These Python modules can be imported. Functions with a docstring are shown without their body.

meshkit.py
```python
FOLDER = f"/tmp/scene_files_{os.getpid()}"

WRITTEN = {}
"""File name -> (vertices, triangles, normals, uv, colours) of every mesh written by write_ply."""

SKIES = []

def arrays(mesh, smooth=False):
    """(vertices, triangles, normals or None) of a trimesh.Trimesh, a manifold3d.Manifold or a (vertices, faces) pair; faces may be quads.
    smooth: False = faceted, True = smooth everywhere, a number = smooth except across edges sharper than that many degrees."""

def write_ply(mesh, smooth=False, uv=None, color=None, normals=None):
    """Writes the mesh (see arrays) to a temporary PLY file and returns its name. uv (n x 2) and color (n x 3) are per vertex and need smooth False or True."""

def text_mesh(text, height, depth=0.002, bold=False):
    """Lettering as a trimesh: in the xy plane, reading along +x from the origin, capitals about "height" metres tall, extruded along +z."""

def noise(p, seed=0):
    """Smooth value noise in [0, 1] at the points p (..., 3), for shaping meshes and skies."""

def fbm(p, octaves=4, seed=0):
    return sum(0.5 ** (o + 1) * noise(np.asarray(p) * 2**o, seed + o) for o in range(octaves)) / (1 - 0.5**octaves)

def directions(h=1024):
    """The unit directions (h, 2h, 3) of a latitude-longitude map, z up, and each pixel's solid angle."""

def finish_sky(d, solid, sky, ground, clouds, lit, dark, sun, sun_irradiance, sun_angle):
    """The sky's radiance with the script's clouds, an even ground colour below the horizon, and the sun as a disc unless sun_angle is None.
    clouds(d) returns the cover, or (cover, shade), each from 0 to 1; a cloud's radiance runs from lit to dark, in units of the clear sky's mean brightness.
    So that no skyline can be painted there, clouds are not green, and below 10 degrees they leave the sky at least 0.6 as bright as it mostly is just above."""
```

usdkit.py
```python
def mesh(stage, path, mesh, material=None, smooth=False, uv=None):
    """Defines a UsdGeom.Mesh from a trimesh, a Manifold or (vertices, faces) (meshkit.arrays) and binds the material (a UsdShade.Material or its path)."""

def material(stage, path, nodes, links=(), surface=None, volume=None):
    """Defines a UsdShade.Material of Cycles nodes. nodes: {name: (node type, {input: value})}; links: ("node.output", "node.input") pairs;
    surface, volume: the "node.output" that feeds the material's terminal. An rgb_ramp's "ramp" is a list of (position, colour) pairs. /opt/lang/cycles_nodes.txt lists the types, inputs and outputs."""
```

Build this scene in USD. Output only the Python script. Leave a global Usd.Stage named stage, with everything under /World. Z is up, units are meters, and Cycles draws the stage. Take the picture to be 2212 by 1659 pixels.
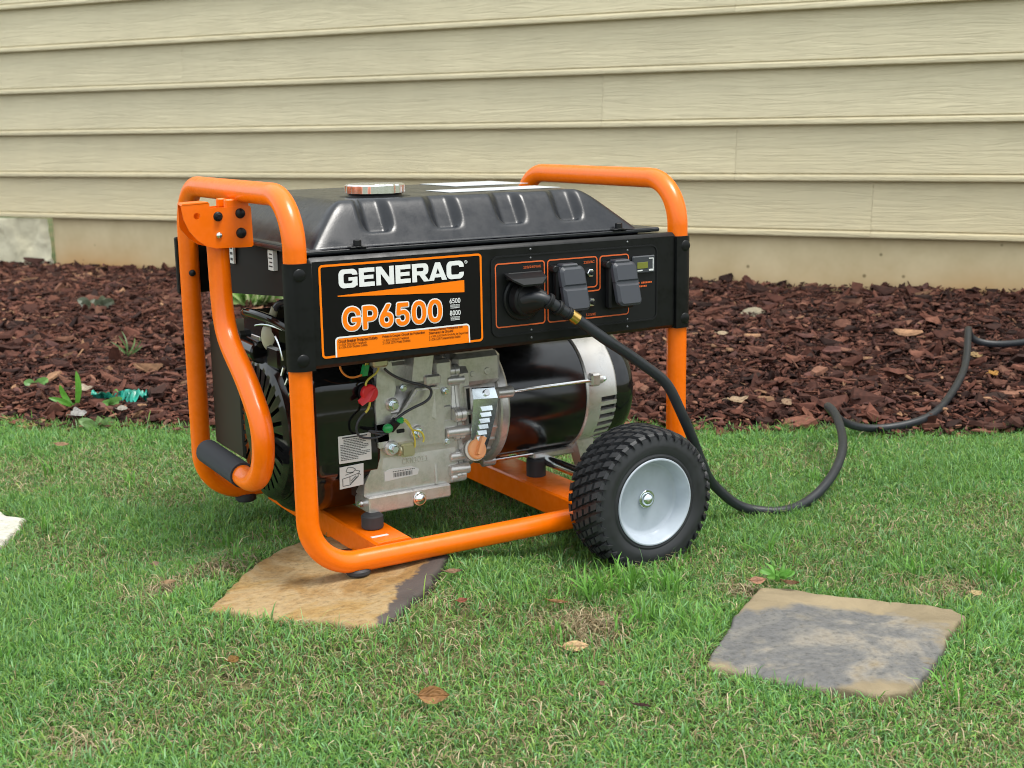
import math, random
import numpy as np, trimesh, shapely
from shapely.geometry import Polygon, LineString, Point, box as sbox
from shapely.ops import unary_union
from shapely import affinity
from pxr import Usd, UsdGeom, UsdLux, UsdShade, Gf, Sdf, Vt
import usdkit, meshkit

PI = math.pi
stage = Usd.Stage.CreateInMemory()
UsdGeom.SetStageUpAxis(stage, 'Z'); UsdGeom.SetStageMetersPerUnit(stage, 1.0)
W0 = UsdGeom.Xform.Define(stage, '/World'); stage.SetDefaultPrim(W0.GetPrim())
UsdGeom.Scope.Define(stage, '/World/Looks')

# ------------------------------------------------------------------ camera, sky, sun, exposure
YAW, PITCH, ROLL = 0.5384, 0.1971, -0.0165
EYE = np.array([-0.669, -1.6962, 0.6643])
EXPOSURE = 1.33
SKY_STRENGTH, SUN_INTENSITY, SUN_ANGLE = 0.108, 0.40, 22.0
SUN_DIR = np.array([0.16, -0.31, 0.94]); SUN_DIR /= np.linalg.norm(SUN_DIR)      # towards the sun
CLOUD = (5.6, 5.9, 6.0)

fwd = np.array([math.sin(YAW)*math.cos(PITCH), math.cos(YAW)*math.cos(PITCH), -math.sin(PITCH)])
rgt = np.cross(fwd, [0, 0, 1]); rgt /= np.linalg.norm(rgt); up = np.cross(rgt, fwd)
c_, s_ = math.cos(ROLL), math.sin(ROLL)
rgt, up = c_*rgt + s_*up, -s_*rgt + c_*up
cam = UsdGeom.Camera.Define(stage, '/World/camera')
cam.CreateFocalLengthAttr(46.0); cam.CreateHorizontalApertureAttr(2*46.0*1106/2830.6)
cam.CreateVerticalApertureAttr(2*46.0*1106/2830.6*0.75)
cam.CreateClippingRangeAttr(Gf.Vec2f(0.05, 3000)); cam.CreateFocusDistanceAttr(1.95); cam.CreateFStopAttr(9.0)
cam.CreateExposureAttr(EXPOSURE)
M4 = Gf.Matrix4d(*[float(x) for x in (*rgt, 0, *up, 0, *(-fwd), 0, *EYE, 1)])
cam.AddTransformOp().Set(M4)

MAT = {}
def mat(name, nodes, links=(), surface='p.BSDF'):
    MAT[name] = usdkit.material(stage, '/World/Looks/' + name, nodes, links, surface=surface)
    return MAT[name]

sun_el = math.asin(SUN_DIR[2]); sun_rot = math.atan2(SUN_DIR[0], SUN_DIR[1])
sky_m = usdkit.material(stage, '/World/Looks/overcast_sky', {
    'tc': ('texture_coordinate', {}),
    'sky': ('sky_texture', {'sky_type': 'single_scattering', 'sun_disc': False, 'sun_elevation': sun_el, 'sun_rotation': sun_rot}),
    'n': ('noise_texture', {'scale': 2.2, 'detail': 5.0, 'roughness': 0.55}),
    'r': ('rgb_ramp', {'ramp': [(0.3, tuple(0.72*c for c in CLOUD)), (0.7, tuple(1.12*c for c in CLOUD))]}),
    'm': ('mix', {'fac': 0.88}), 'xyz': ('separate_xyz', {}), 'el': ('map_range', {'from_min': 0.0, 'from_max': 1.0, 'to_min': 0.72, 'to_max': 1.32, 'clamp': True}), 'gr': ('mix', {'mix_type': 'multiply', 'fac': 1.0}),
    'b': ('background_shader', {'strength': SKY_STRENGTH})},
    [('tc.generated', 'n.vector'), ('n.fac', 'r.fac'), ('sky.color', 'm.color1'), ('r.color', 'gr.color1'), ('tc.generated', 'xyz.vector'), ('xyz.z', 'el.value'), ('el.result', 'gr.color2'), ('gr.color', 'm.color2'), ('m.color', 'b.color')], surface='b.background')
dome = UsdLux.DomeLight.Define(stage, '/World/sky')
UsdShade.MaterialBindingAPI.Apply(dome.GetPrim()).Bind(sky_m)
dome.GetPrim().SetCustomDataByKey('kind', 'structure')
sun = UsdLux.DistantLight.Define(stage, '/World/sun')
sun.CreateIntensityAttr(SUN_INTENSITY); sun.CreateAngleAttr(SUN_ANGLE); sun.CreateNormalizeAttr(True); sun.CreateColorAttr(Gf.Vec3f(1.0, 0.96, 0.9))
zx = SUN_DIR; xx = np.cross([0, 0, 1], zx); xx /= np.linalg.norm(xx); yx = np.cross(zx, xx)
sun.AddTransformOp().Set(Gf.Matrix4d(*[float(v) for v in (*xx, 0, *yx, 0, *zx, 0, 0, 0, 10, 1)]))

# ------------------------------------------------------------------ materials
def plain(name, col, rough=0.4, metallic=0.0, coat=0.0, spec=0.5, bump=None, var=0.0, **kw):
    nodes = {'p': ('principled_bsdf', {'base_color': col, 'roughness': rough, 'metallic': metallic, 'coat_weight': coat, 'specular_ior_level': spec, **kw})}
    links = []
    if bump or var:
        nodes['g'] = ('texture_coordinate', {})
    if bump:
        sc, st = bump
        nodes['n'] = ('noise_texture', {'scale': sc, 'detail': 3.0}); nodes['b'] = ('bump', {'strength': st, 'distance': 0.001})
        links += [('g.object', 'n.vector'), ('n.fac', 'b.height'), ('b.normal', 'p.normal')]
    if var:
        nodes['n2'] = ('noise_texture', {'scale': 35.0, 'detail': 5.0, 'roughness': 0.65})
        nodes['r'] = ('rgb_ramp', {'ramp': [(0.3, tuple(c*(1-var) for c in col)), (0.7, tuple(min(1, c*(1+var)) for c in col))]})
        nodes['r2'] = ('rgb_ramp', {'ramp': [(0.3, (rough*0.75,)*3), (0.7, (min(1, rough*1.3),)*3)]})
        links += [('g.object', 'n2.vector'), ('n2.fac', 'r.fac'), ('r.color', 'p.base_color'), ('n2.fac', 'r2.fac'), ('r2.color', 'p.roughness')]
    return mat(name, nodes, links)

plain('orange_paint', (0.80, 0.142, 0.0), 0.27, spec=0.5, bump=(260, 0.05), var=0.02)
plain('orange_print', (0.84, 0.185, 0.0), 0.5, spec=0.2)
plain('dark_orange_print', (0.62, 0.11, 0.02), 0.5)
plain('brown_print', (0.09, 0.018, 0.003), 0.6, spec=0.2)
plain('white_print', (0.70, 0.71, 0.70), 0.45, spec=0.3)
plain('black_paint', (0.0030, 0.0034, 0.0034), 0.36, spec=0.26, bump=(900, 0.05), var=0.15)
plain('black_decal', (0.0026, 0.0023, 0.0023), 0.35, spec=0.2)
plain('black_plastic', (0.0045, 0.005, 0.0055), 0.45, spec=0.28, bump=(700, 0.08))
plain('grey_cover_plastic', (0.027, 0.030, 0.037), 0.42, bump=(500, 0.06))
plain('tank_steel', (0.0055, 0.0065, 0.009), 0.30, ior=1.5, bump=(420, 0.10), var=0.12)
plain('gloss_black', (0.003, 0.003, 0.003), 0.09, ior=1.55)
plain('can_black', (0.003, 0.003, 0.0035), 0.16, ior=1.6, var=0.1)
plain('olive_black', (0.012, 0.012, 0.008), 0.5, spec=0.3)
plain('dark_void', (0.004, 0.004, 0.004), 0.6)
plain('cast_aluminium', (0.57, 0.55, 0.52), 0.33, metallic=0.72, bump=(650, 0.10), var=0.03)
plain('bell_aluminium', (0.58, 0.565, 0.54), 0.38, metallic=0.8, bump=(650, 0.10), var=0.03)
plain('chrome', (0.86, 0.87, 0.88), 0.20, metallic=1.0)
plain('zinc', (0.72, 0.78, 0.80), 0.18, metallic=1.0, var=0.08)
plain('brass_zinc', (0.50, 0.46, 0.30), 0.35, metallic=0.8)
plain('gold_ring', (0.72, 0.46, 0.14), 0.2, metallic=1.0)
plain('rubber', (0.022, 0.022, 0.024), 0.62, bump=(300, 0.15), var=0.25)
plain('tyre_rubber', (0.014, 0.015, 0.017), 0.52, bump=(260, 0.12), var=0.35)
plain('cord_rubber', (0.009, 0.011, 0.014), 0.45, bump=(200, 0.08), var=0.15)
plain('foam_grip', (0.019, 0.021, 0.026), 0.75, bump=(900, 0.25))
plain('rim_paint', (0.37, 0.415, 0.465), 0.35, coat=0.2, var=0.05)
plain('red_plastic', (0.60, 0.018, 0.022), 0.35)
plain('tan_plastic', (0.80, 0.34, 0.13), 0.42)
plain('white_plastic', (0.72, 0.72, 0.66), 0.4)
plain('sticker_white', (0.60, 0.60, 0.58), 0.4)
plain('ink', (0.03, 0.03, 0.03), 0.6)
plain('green_plastic', (0.02, 0.28, 0.07), 0.3)
plain('yellow_wire', (0.55, 0.46, 0.06), 0.4)
plain('orange_wire', (0.70, 0.22, 0.03), 0.4)
plain('black_wire', (0.025, 0.025, 0.03), 0.35)
plain('lcd', (0.16, 0.17, 0.03), 0.25)
plain('dark_grey_plastic', (0.03, 0.034, 0.04), 0.5)

# tinted materials read a per-vertex primvar (every chip, blade, leaf its own colour)
def tinted(name, rough, translucent=0.0, spec=0.4, bump=None, base_noise=None):
    nodes = {'a': ('attribute', {'attribute': 'tint'}), 'p': ('principled_bsdf', {'roughness': rough, 'specular_ior_level': spec})}
    links = [('a.color', 'p.base_color')]
    surf = 'p.BSDF'
    if base_noise:
        nodes['g'] = ('geometry', {}); nodes['n'] = ('noise_texture', {'scale': base_noise, 'detail': 3.0}); nodes['r'] = ('rgb_ramp', {'ramp': [(0.25, (0.62,)*3), (0.75, (1.3,)*3)]})
        nodes['mx'] = ('mix', {'mix_type': 'multiply', 'fac': 1.0})
        links = [('g.position', 'n.vector'), ('n.fac', 'r.fac'), ('a.color', 'mx.color1'), ('r.color', 'mx.color2'), ('mx.color', 'p.base_color')]
        nodes['b'] = ('bump', {'strength': 0.5, 'distance': 0.002}); links += [('n.fac', 'b.height'), ('b.normal', 'p.normal')]
    if translucent:
        nodes['t'] = ('translucent_bsdf', {}); nodes['m'] = ('mix_closure', {'fac': translucent})
        links += [('a.color', 't.color'), ('p.BSDF', 'm.closure1'), ('t.BSDF', 'm.closure2')]; surf = 'm.closure'
    mat(name, nodes, links, surface=surf)
tinted('grass_blade', 0.45, 0.28, 0.35)
tinted('straw', 0.8, 0.0, 0.2)
tinted('bark', 0.8, 0.0, 0.25, base_noise=90)
tinted('dead_leaf', 0.6, 0.15, 0.3, base_noise=130)
tinted('green_leaf', 0.4, 0.3, 0.4)

mat('soil', {'g': ('geometry', {}), 'n': ('noise_texture', {'scale': 28.0, 'detail': 6.0, 'roughness': 0.7}), 'n2': ('noise_texture', {'scale': 2.2, 'detail': 3.0}),
             'r': ('rgb_ramp', {'ramp': [(0.3, (0.035, 0.045, 0.016)), (0.5, (0.075, 0.085, 0.034)), (0.72, (0.16, 0.14, 0.075))]}),
             'r2': ('rgb_ramp', {'ramp': [(0.4, (0.035, 0.075, 0.018)), (0.6, (0.13, 0.11, 0.05))]}), 'm': ('mix', {'fac': 0.45}),
             'b': ('bump', {'strength': 0.7, 'distance': 0.01}), 'p': ('principled_bsdf', {'roughness': 0.95, 'specular_ior_level': 0.1})},
    [('g.position', 'n.vector'), ('g.position', 'n2.vector'), ('n.fac', 'r.fac'), ('n2.fac', 'r2.fac'), ('r.color', 'm.color1'), ('r2.color', 'm.color2'), ('m.color', 'p.base_color'), ('n.fac', 'b.height'), ('b.normal', 'p.normal')])
mat('mulch_soil', {'g': ('geometry', {}), 'n': ('noise_texture', {'scale': 60.0, 'detail': 6.0, 'roughness': 0.7}),
             'r': ('rgb_ramp', {'ramp': [(0.3, (0.010, 0.007, 0.006)), (0.7, (0.045, 0.024, 0.020))]}),
             'b': ('bump', {'strength': 1.0, 'distance': 0.01}), 'p': ('principled_bsdf', {'roughness': 0.95, 'specular_ior_level': 0.1})},
    [('g.position', 'n.vector'), ('n.fac', 'r.fac'), ('r.color', 'p.base_color'), ('n.fac', 'b.height'), ('b.normal', 'p.normal')])

# painted fibre-cement boards: embossed cedar grain by bump, faint clay dust towards the bottom of the wall
WYAW = -1.0142
wd = np.array([math.cos(WYAW), math.sin(WYAW), 0.0]); wn = np.array([-wd[1], wd[0], 0.0])
w0 = np.array([1.6706, 2.2215, 0.0])
def wallp(s, n, z):
    return w0 + wd*s + wn*n + np.array([0, 0, z])
def board_paint(name, col, shift):
    mat(name, {'g': ('geometry', {}), 'rot': ('mapping', {'rotation': (0, 0, -WYAW), 'location': (shift, 0, shift*0.37)}),
        'sc': ('mapping', {'scale': (4.2, 4.2, 125.0)}), 'scb': ('mapping', {'scale': (1.6, 1.6, 11.0)}),
        'wob': ('noise_texture', {'scale': 1.0, 'detail': 3.0}),
        'mv': ('vector_math', {'math_type': 'multiply_add', 'vector2': (0.0, 0.0, 7.0)}),
        'n': ('noise_texture', {'scale': 1.0, 'detail': 3.0, 'roughness': 0.55, 'distortion': 0.6}),
        'rg': ('rgb_ramp', {'ramp': [(0.38, (0,)*3), (0.5, (1,)*3), (0.64, (0.45,)*3)]}),
        'stain': ('noise_texture', {'scale': 3.0, 'detail': 5.0, 'roughness': 0.7}),
        'sr': ('rgb_ramp', {'ramp': [(0.35, tuple(c*0.93 for c in col)), (0.7, tuple(c*1.04 for c in col))]}),
        'xyz': ('separate_xyz', {}), 'mr': ('map_range', {'from_min': 0.72, 'from_max': 0.28, 'to_min': 0.0, 'to_max': 0.55, 'clamp': True}),
        'mul': ('math', {'math_type': 'multiply', 'use_clamp': True}),
        'dust': ('mix', {'color2': (col[0]*0.95, col[1]*0.82, col[2]*0.62)}),
        'b': ('bump', {'strength': 0.58, 'distance': 0.0024}), 'p': ('principled_bsdf', {'roughness': 0.62, 'specular_ior_level': 0.3})},
        [('g.position', 'rot.vector'), ('rot.vector', 'sc.vector'), ('rot.vector', 'scb.vector'), ('scb.vector', 'wob.vector'), ('wob.color', 'mv.vector1'), ('sc.vector', 'mv.vector3'),
         ('mv.vector', 'n.vector'), ('n.fac', 'rg.fac'), ('rg.color', 'b.height'), ('b.normal', 'p.normal'), ('rot.vector', 'stain.vector'), ('stain.fac', 'sr.fac'),
         ('g.position', 'xyz.vector'), ('xyz.z', 'mr.value'), ('mr.result', 'mul.value1'), ('stain.fac', 'mul.value2'), ('sr.color', 'dust.color1'), ('mul.value', 'dust.fac'), ('dust.color', 'p.base_color')])
BOARD = (0.625, 0.555, 0.375)
for k_ in range(3):
    board_paint('board_paint_%s' % 'abc'[k_], tuple(c*(1, 0.985, 1.015)[k_] for c in BOARD), (0.0, 3.7, 8.1)[k_])
mat('foundation_paint', {'g': ('geometry', {}), 'n': ('noise_texture', {'scale': 5.0, 'detail': 6.0, 'roughness': 0.65}), 'n2': ('noise_texture', {'scale': 2.3, 'detail': 4.0}),
        'r': ('rgb_ramp', {'ramp': [(0.3, (0.53, 0.43, 0.25)), (0.7, (0.69, 0.58, 0.37))]}),
        'xyz': ('separate_xyz', {}), 'mr': ('map_range', {'from_min': 0.27, 'from_max': 0.10, 'to_min': 0.0, 'to_max': 1.9, 'clamp': True}),
        'mul': ('math', {'math_type': 'multiply', 'use_clamp': True}), 'pw': ('math', {'math_type': 'power', 'value2': 1.6}),
        'clay': ('mix', {'color2': (0.50, 0.28, 0.11)}),
        'pit': ('voronoi_texture', {'scale': 13.0}), 'pr': ('rgb_ramp', {'ramp': [(0.05, (0.3, 0.28, 0.22)), (0.09, (1, 1, 1))]}),
        'mx': ('mix', {'mix_type': 'multiply', 'fac': 0.8}),
        'b': ('bump', {'strength': 0.25, 'distance': 0.004}), 'p': ('principled_bsdf', {'roughness': 0.75, 'specular_ior_level': 0.2})},
    [('g.position', 'n.vector'), ('g.position', 'n2.vector'), ('n.fac', 'r.fac'), ('g.position', 'xyz.vector'), ('xyz.z', 'mr.value'), ('mr.result', 'mul.value1'), ('n2.fac', 'mul.value2'),
     ('mul.value', 'pw.value1'), ('r.color', 'clay.color1'), ('pw.value', 'clay.fac'), ('g.position', 'pit.vector'), ('pit.distance', 'pr.fac'), ('clay.color', 'mx.color1'), ('pr.color', 'mx.color2'),
     ('mx.color', 'p.base_color'), ('n.fac', 'b.height'), ('b.normal', 'p.normal')])
mat('rough_block', {'g': ('geometry', {}), 'n': ('noise_texture', {'scale': 30.0, 'detail': 6.0, 'roughness': 0.65}), 'n2': ('noise_texture', {'scale': 7.0, 'detail': 4.0}),
        'r': ('rgb_ramp', {'ramp': [(0.3, (0.52, 0.475, 0.33)), (0.7, (0.68, 0.63, 0.46))]}), 'b': ('bump', {'strength': 0.8, 'distance': 0.006}), 'p': ('principled_bsdf', {'roughness': 0.85, 'specular_ior_level': 0.2})},
    [('g.position', 'n.vector'), ('g.position', 'n2.vector'), ('n2.fac', 'r.fac'), ('r.color', 'p.base_color'), ('n.fac', 'b.height'), ('b.normal', 'p.normal')])

def stone_mat(name, ramp, scale, stretch, bumpd=0.004, patch=None, rim=None):
    nodes = {'g': ('geometry', {}), 'mp': ('mapping', {'scale': stretch, 'rotation': (0, 0, 0.5)}), 'pt': ('voronoi_texture', {'scale': 34.0, 'randomness': 1.0}),
        'n': ('noise_texture', {'scale': scale, 'detail': 7.0, 'roughness': 0.62, 'distortion': 0.8}), 'r': ('rgb_ramp', {'ramp': ramp}),
        'f': ('noise_texture', {'scale': 110.0, 'detail': 7.0, 'roughness': 0.78}), 'fr': ('rgb_ramp', {'ramp': [(0.33, (0.55,)*3), (0.47, (0.95,)*3), (0.68, (1.22,)*3)]}),
        'mx': ('mix', {'mix_type': 'multiply', 'fac': 1.0}), 'ad': ('math', {'math_type': 'multiply_add', 'value2': 0.5}),
        'b': ('bump', {'strength': 0.6, 'distance': bumpd}), 'p': ('principled_bsdf', {'roughness': 0.72, 'specular_ior_level': 0.3})}
    links = [('g.position', 'mp.vector'), ('mp.vector', 'n.vector'), ('n.fac', 'r.fac'), ('mp.vector', 'f.vector'), ('f.fac', 'fr.fac'), ('r.color', 'mx.color1'), ('fr.color', 'mx.color2'),
             ('f.fac', 'ad.value1'), ('n.fac', 'ad.value3'), ('ad.value', 'b.height'), ('b.normal', 'p.normal')]
    last = 'mx.color'
    if patch:     # a dark flaked corner with a shape of its own
        cx, cy, nx, ny, col = patch
        nodes['sub'] = ('vector_math', {'math_type': 'subtract', 'vector2': (cx, cy, 0)}); nodes['dt'] = ('vector_math', {'math_type': 'dot_product', 'vector2': (nx, ny, 0)})
        nodes['pn'] = ('noise_texture', {'scale': 14.0, 'detail': 6.0, 'roughness': 0.6}); nodes['pa'] = ('math', {'math_type': 'multiply_add', 'value2': 0.09})
        nodes['pr'] = ('map_range', {'from_min': 0.043, 'from_max': 0.049, 'clamp': True}); nodes['pc'] = ('rgb_ramp', {'ramp': [(0.35, col), (0.75, tuple(c*2.0 for c in col))]})
        nodes['pm'] = ('mix', {})
        links += [('g.position', 'sub.vector1'), ('sub.vector', 'dt.vector1'), ('g.position', 'pn.vector'), ('pn.fac', 'pa.value1'), ('dt.value', 'pa.value3'), ('pa.value', 'pr.value'), ('n.fac', 'pc.fac'),
                  ('mx.color', 'pm.color1'), ('pc.color', 'pm.color2'), ('pr.result', 'pm.fac')]
        last = 'pm.color'
    if rim:       # buff weathering along the edges of the slab
        cx, cy, kx, ky, col = rim
        nodes['rs'] = ('vector_math', {'math_type': 'subtract', 'vector2': (cx, cy, 0)}); nodes['rr'] = ('mapping', {'rotation': (0, 0, 0.72)}); nodes['rk'] = ('vector_math', {'math_type': 'multiply', 'vector2': (kx, ky, 0)}); nodes['rl'] = ('vector_math', {'math_type': 'length'})
        nodes['rn'] = ('noise_texture', {'scale': 11.0, 'detail': 5.0, 'roughness': 0.6}); nodes['ra'] = ('math', {'math_type': 'multiply_add', 'value2': 1.1}); nodes['rm'] = ('map_range', {'from_min': 1.42, 'from_max': 1.58, 'clamp': True})
        nodes['rc'] = ('rgb_ramp', {'ramp': [(0.35, tuple(c*0.8 for c in col)), (0.7, tuple(c*1.25 for c in col))]}); nodes['rx'] = ('mix', {})
        links += [('g.position', 'rs.vector1'), ('rs.vector', 'rr.vector'), ('rr.vector', 'rk.vector1'), ('rk.vector', 'rl.vector1'), ('g.position', 'rn.vector'), ('rn.fac', 'ra.value1'), ('rl.value', 'ra.value3'), ('ra.value', 'rm.value'), ('n.fac', 'rc.fac'), (last, 'rx.color1'), ('rc.color', 'rx.color2'), ('rm.result', 'rx.fac')]
        last = 'rx.color'
    links.append((last, 'p.base_color'))
    mat(name, nodes, links)
stone_mat('tan_flagstone', [(0.3, (0.143, 0.081, 0.029)), (0.42, (0.245, 0.146, 0.052)), (0.52, (0.306, 0.221, 0.113)), (0.6, (0.276, 0.178, 0.067)), (0.72, (0.225, 0.119, 0.035))], 7.0, (0.9, 1.15, 1), 0.004, patch=(0.104, -0.090, 0.728, -0.685, (0.055, 0.045, 0.040)))
stone_mat('grey_flagstone', [(0.3, (0.216, 0.175, 0.114)), (0.42, (0.205, 0.186, 0.156)), (0.49, (0.144, 0.139, 0.129)), (0.56, (0.112, 0.111, 0.11)), (0.63, (0.155, 0.146, 0.129)), (0.75, (0.216, 0.182, 0.125))], 8.5, (1.0, 1.0, 1), 0.007, rim=(0.500, -0.515, 5.6, 7.4, (0.225, 0.178, 0.108)))
stone_mat('pale_flagstone', [(0.35, (0.40, 0.39, 0.32)), (0.65, (0.52, 0.51, 0.45))], 9.0, (1, 1, 1), 0.003)

# ------------------------------------------------------------------ mesh helpers
def tm(v, f):
    return trimesh.Trimesh(np.asarray(v, float), np.asarray(f, int), process=False)
def cat(*ms):
    ms = [m for m in ms if m is not None]
    return trimesh.util.concatenate(ms) if len(ms) > 1 else ms[0]
def cbox(lo, hi, c=0.002):
    lo, hi = np.asarray(lo, float), np.asarray(hi, float); c = min(c, 0.49*(hi-lo).min())
    pts = []
    for sx in (0, 1):
        for sy in (0, 1):
            for sz in (0, 1):
                p = np.array([(lo, hi)[sx][0], (lo, hi)[sy][1], (lo, hi)[sz][2]]); d = np.array([1-2*sx, 1-2*sy, 1-2*sz])*c
                for k in range(3):
                    q = p + d; q[k] = p[k]; pts.append(q)
    return trimesh.Trimesh(pts).convex_hull
def hull(pts):
    return trimesh.Trimesh(np.asarray(pts, float)).convex_hull
def frames(P):
    P = np.asarray(P, float); T = np.gradient(P, axis=0); T /= np.linalg.norm(T, axis=1, keepdims=True)
    a = np.array([0, 0, 1.0]) if abs(T[0][2]) < 0.9 else np.array([1.0, 0, 0])
    n = np.cross(T[0], a); n /= np.linalg.norm(n); N = [n]
    for i in range(1, len(P)):
        n = N[-1] - T[i]*(N[-1] @ T[i]); N.append(n/np.linalg.norm(n))
    N = np.array(N); return T, N, np.cross(T, N)
def sweep(P, r, sides=18, cap=True):
    P = np.asarray(P, float); _, N, B = frames(P); r = np.broadcast_to(r, (len(P),))
    a = np.arange(sides)*2*PI/sides
    V = (P[:, None] + r[:, None, None]*(np.cos(a)[None, :, None]*N[:, None] + np.sin(a)[None, :, None]*B[:, None])).reshape(-1, 3)
    F = []
    for i in range(len(P)-1):
        for j in range(sides):
            a0, a1, b0, b1 = i*sides+j, i*sides+(j+1) % sides, (i+1)*sides+j, (i+1)*sides+(j+1) % sides
            F += [(a0, a1, b1), (a0, b1, b0)]
    if cap:
        V = np.vstack([V, P[0], P[-1]]); n = len(V)
        for j in range(sides):
            F.append((n-2, (j+1) % sides, j)); F.append((n-1, (len(P)-1)*sides+j, (len(P)-1)*sides+(j+1) % sides))
    m = tm(V, F); m.fix_normals() if False else None
    return m
def fillet(P, r, n=9):
    """A polyline with its corners rounded to radius r."""
    P = [np.asarray(p, float) for p in P]; out = [P[0]]
    for i in range(1, len(P)-1):
        u = P[i-1]-P[i]; v = P[i+1]-P[i]; lu, lv = np.linalg.norm(u), np.linalg.norm(v); u /= lu; v /= lv
        th = math.acos(np.clip(u @ v, -1, 1)); t = min(r/math.tan(th/2), 0.49*lu, 0.49*lv); rr = t*math.tan(th/2)
        bis = u+v; bis /= np.linalg.norm(bis); c = P[i] + bis*(rr/math.sin(th/2)); a, b = P[i]+u*t - c, P[i]+v*t - c
        ang = math.acos(np.clip(a @ b/(np.linalg.norm(a)*np.linalg.norm(b)), -1, 1))
        for k in range(n+1):
            w = k/n; out.append(c + (math.sin((1-w)*ang)*a + math.sin(w*ang)*b)/math.sin(ang))
    out.append(P[-1]); return np.array(out)
def spline(P, n=10):
    from scipy.interpolate import CubicSpline
    P = np.asarray(P, float); d = np.r_[0, np.cumsum(np.linalg.norm(np.diff(P, axis=0), axis=1)**0.6)]
    return CubicSpline(d, P)(np.linspace(0, d[-1], (len(P)-1)*n+1))
def lathe(prof, axis='y', at=(0, 0, 0), n=40, flip=False):
    """prof: (along, radius) pairs, revolved about the axis."""
    prof = np.asarray(prof, float); a = np.arange(n)*2*PI/n; V, F = [], []
    for h, r in prof:
        for t in a: V.append((h, r*math.cos(t), r*math.sin(t)))
    for i in range(len(prof)-1):
        for j in range(n):
            a0, a1, b0, b1 = i*n+j, i*n+(j+1) % n, (i+1)*n+j, (i+1)*n+(j+1) % n
            F += [(a0, b1, a1), (a0, b0, b1)]
    V = np.array(V)
    if axis == 'y': V = V[:, [2, 0, 1]]
    elif axis == 'z': V = V[:, [1, 2, 0]]
    m = tm(V + np.asarray(at), F)
    if len(m.faces): trimesh.repair.fix_winding(m) if False else None
    return m
def orient(m, frm, to):
    m = m.copy(); m.apply_transform(trimesh.geometry.align_vectors(frm, to)); return m
def cyl(p, q, r, n=20, ch=0.0):
    p, q = np.asarray(p, float), np.asarray(q, float); L_ = np.linalg.norm(q-p); ch = min(ch, 0.4*r, 0.4*L_)
    prof = [(0, 1e-5), (0, r-ch), (ch, r), (L_-ch, r), (L_, r-ch), (L_, 1e-5)] if ch > 0 else [(0, 1e-5), (0, r), (L_, r), (L_, 1e-5)]
    m = lathe(prof, 'x', n=n); m = orient(m, [1, 0, 0], (q-p)/L_); m.apply_translation(p); return m
def dome(p, d, r, h=None, n=18):
    h = h or r*0.6; prof = [(0, r)] + [(h*math.sin(t), max(1e-5, r*math.cos(t))) for t in np.linspace(0.25, PI/2, 6)]
    m = lathe(prof, 'x', n=n); d = np.asarray(d, float); m = orient(m, [1, 0, 0], d/np.linalg.norm(d)); m.apply_translation(p); return m
def hexbolt(p, d, r, h, washer=True):
    d = np.asarray(d, float)/np.linalg.norm(d); p = np.asarray(p, float)
    ms = [cyl(p+d*0.0015, p+d*h, r, 6, r*0.15)]
    if washer: ms.append(cyl(p, p+d*0.0018, r*1.35, 20, 0.0004))
    return cat(*ms)
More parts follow.
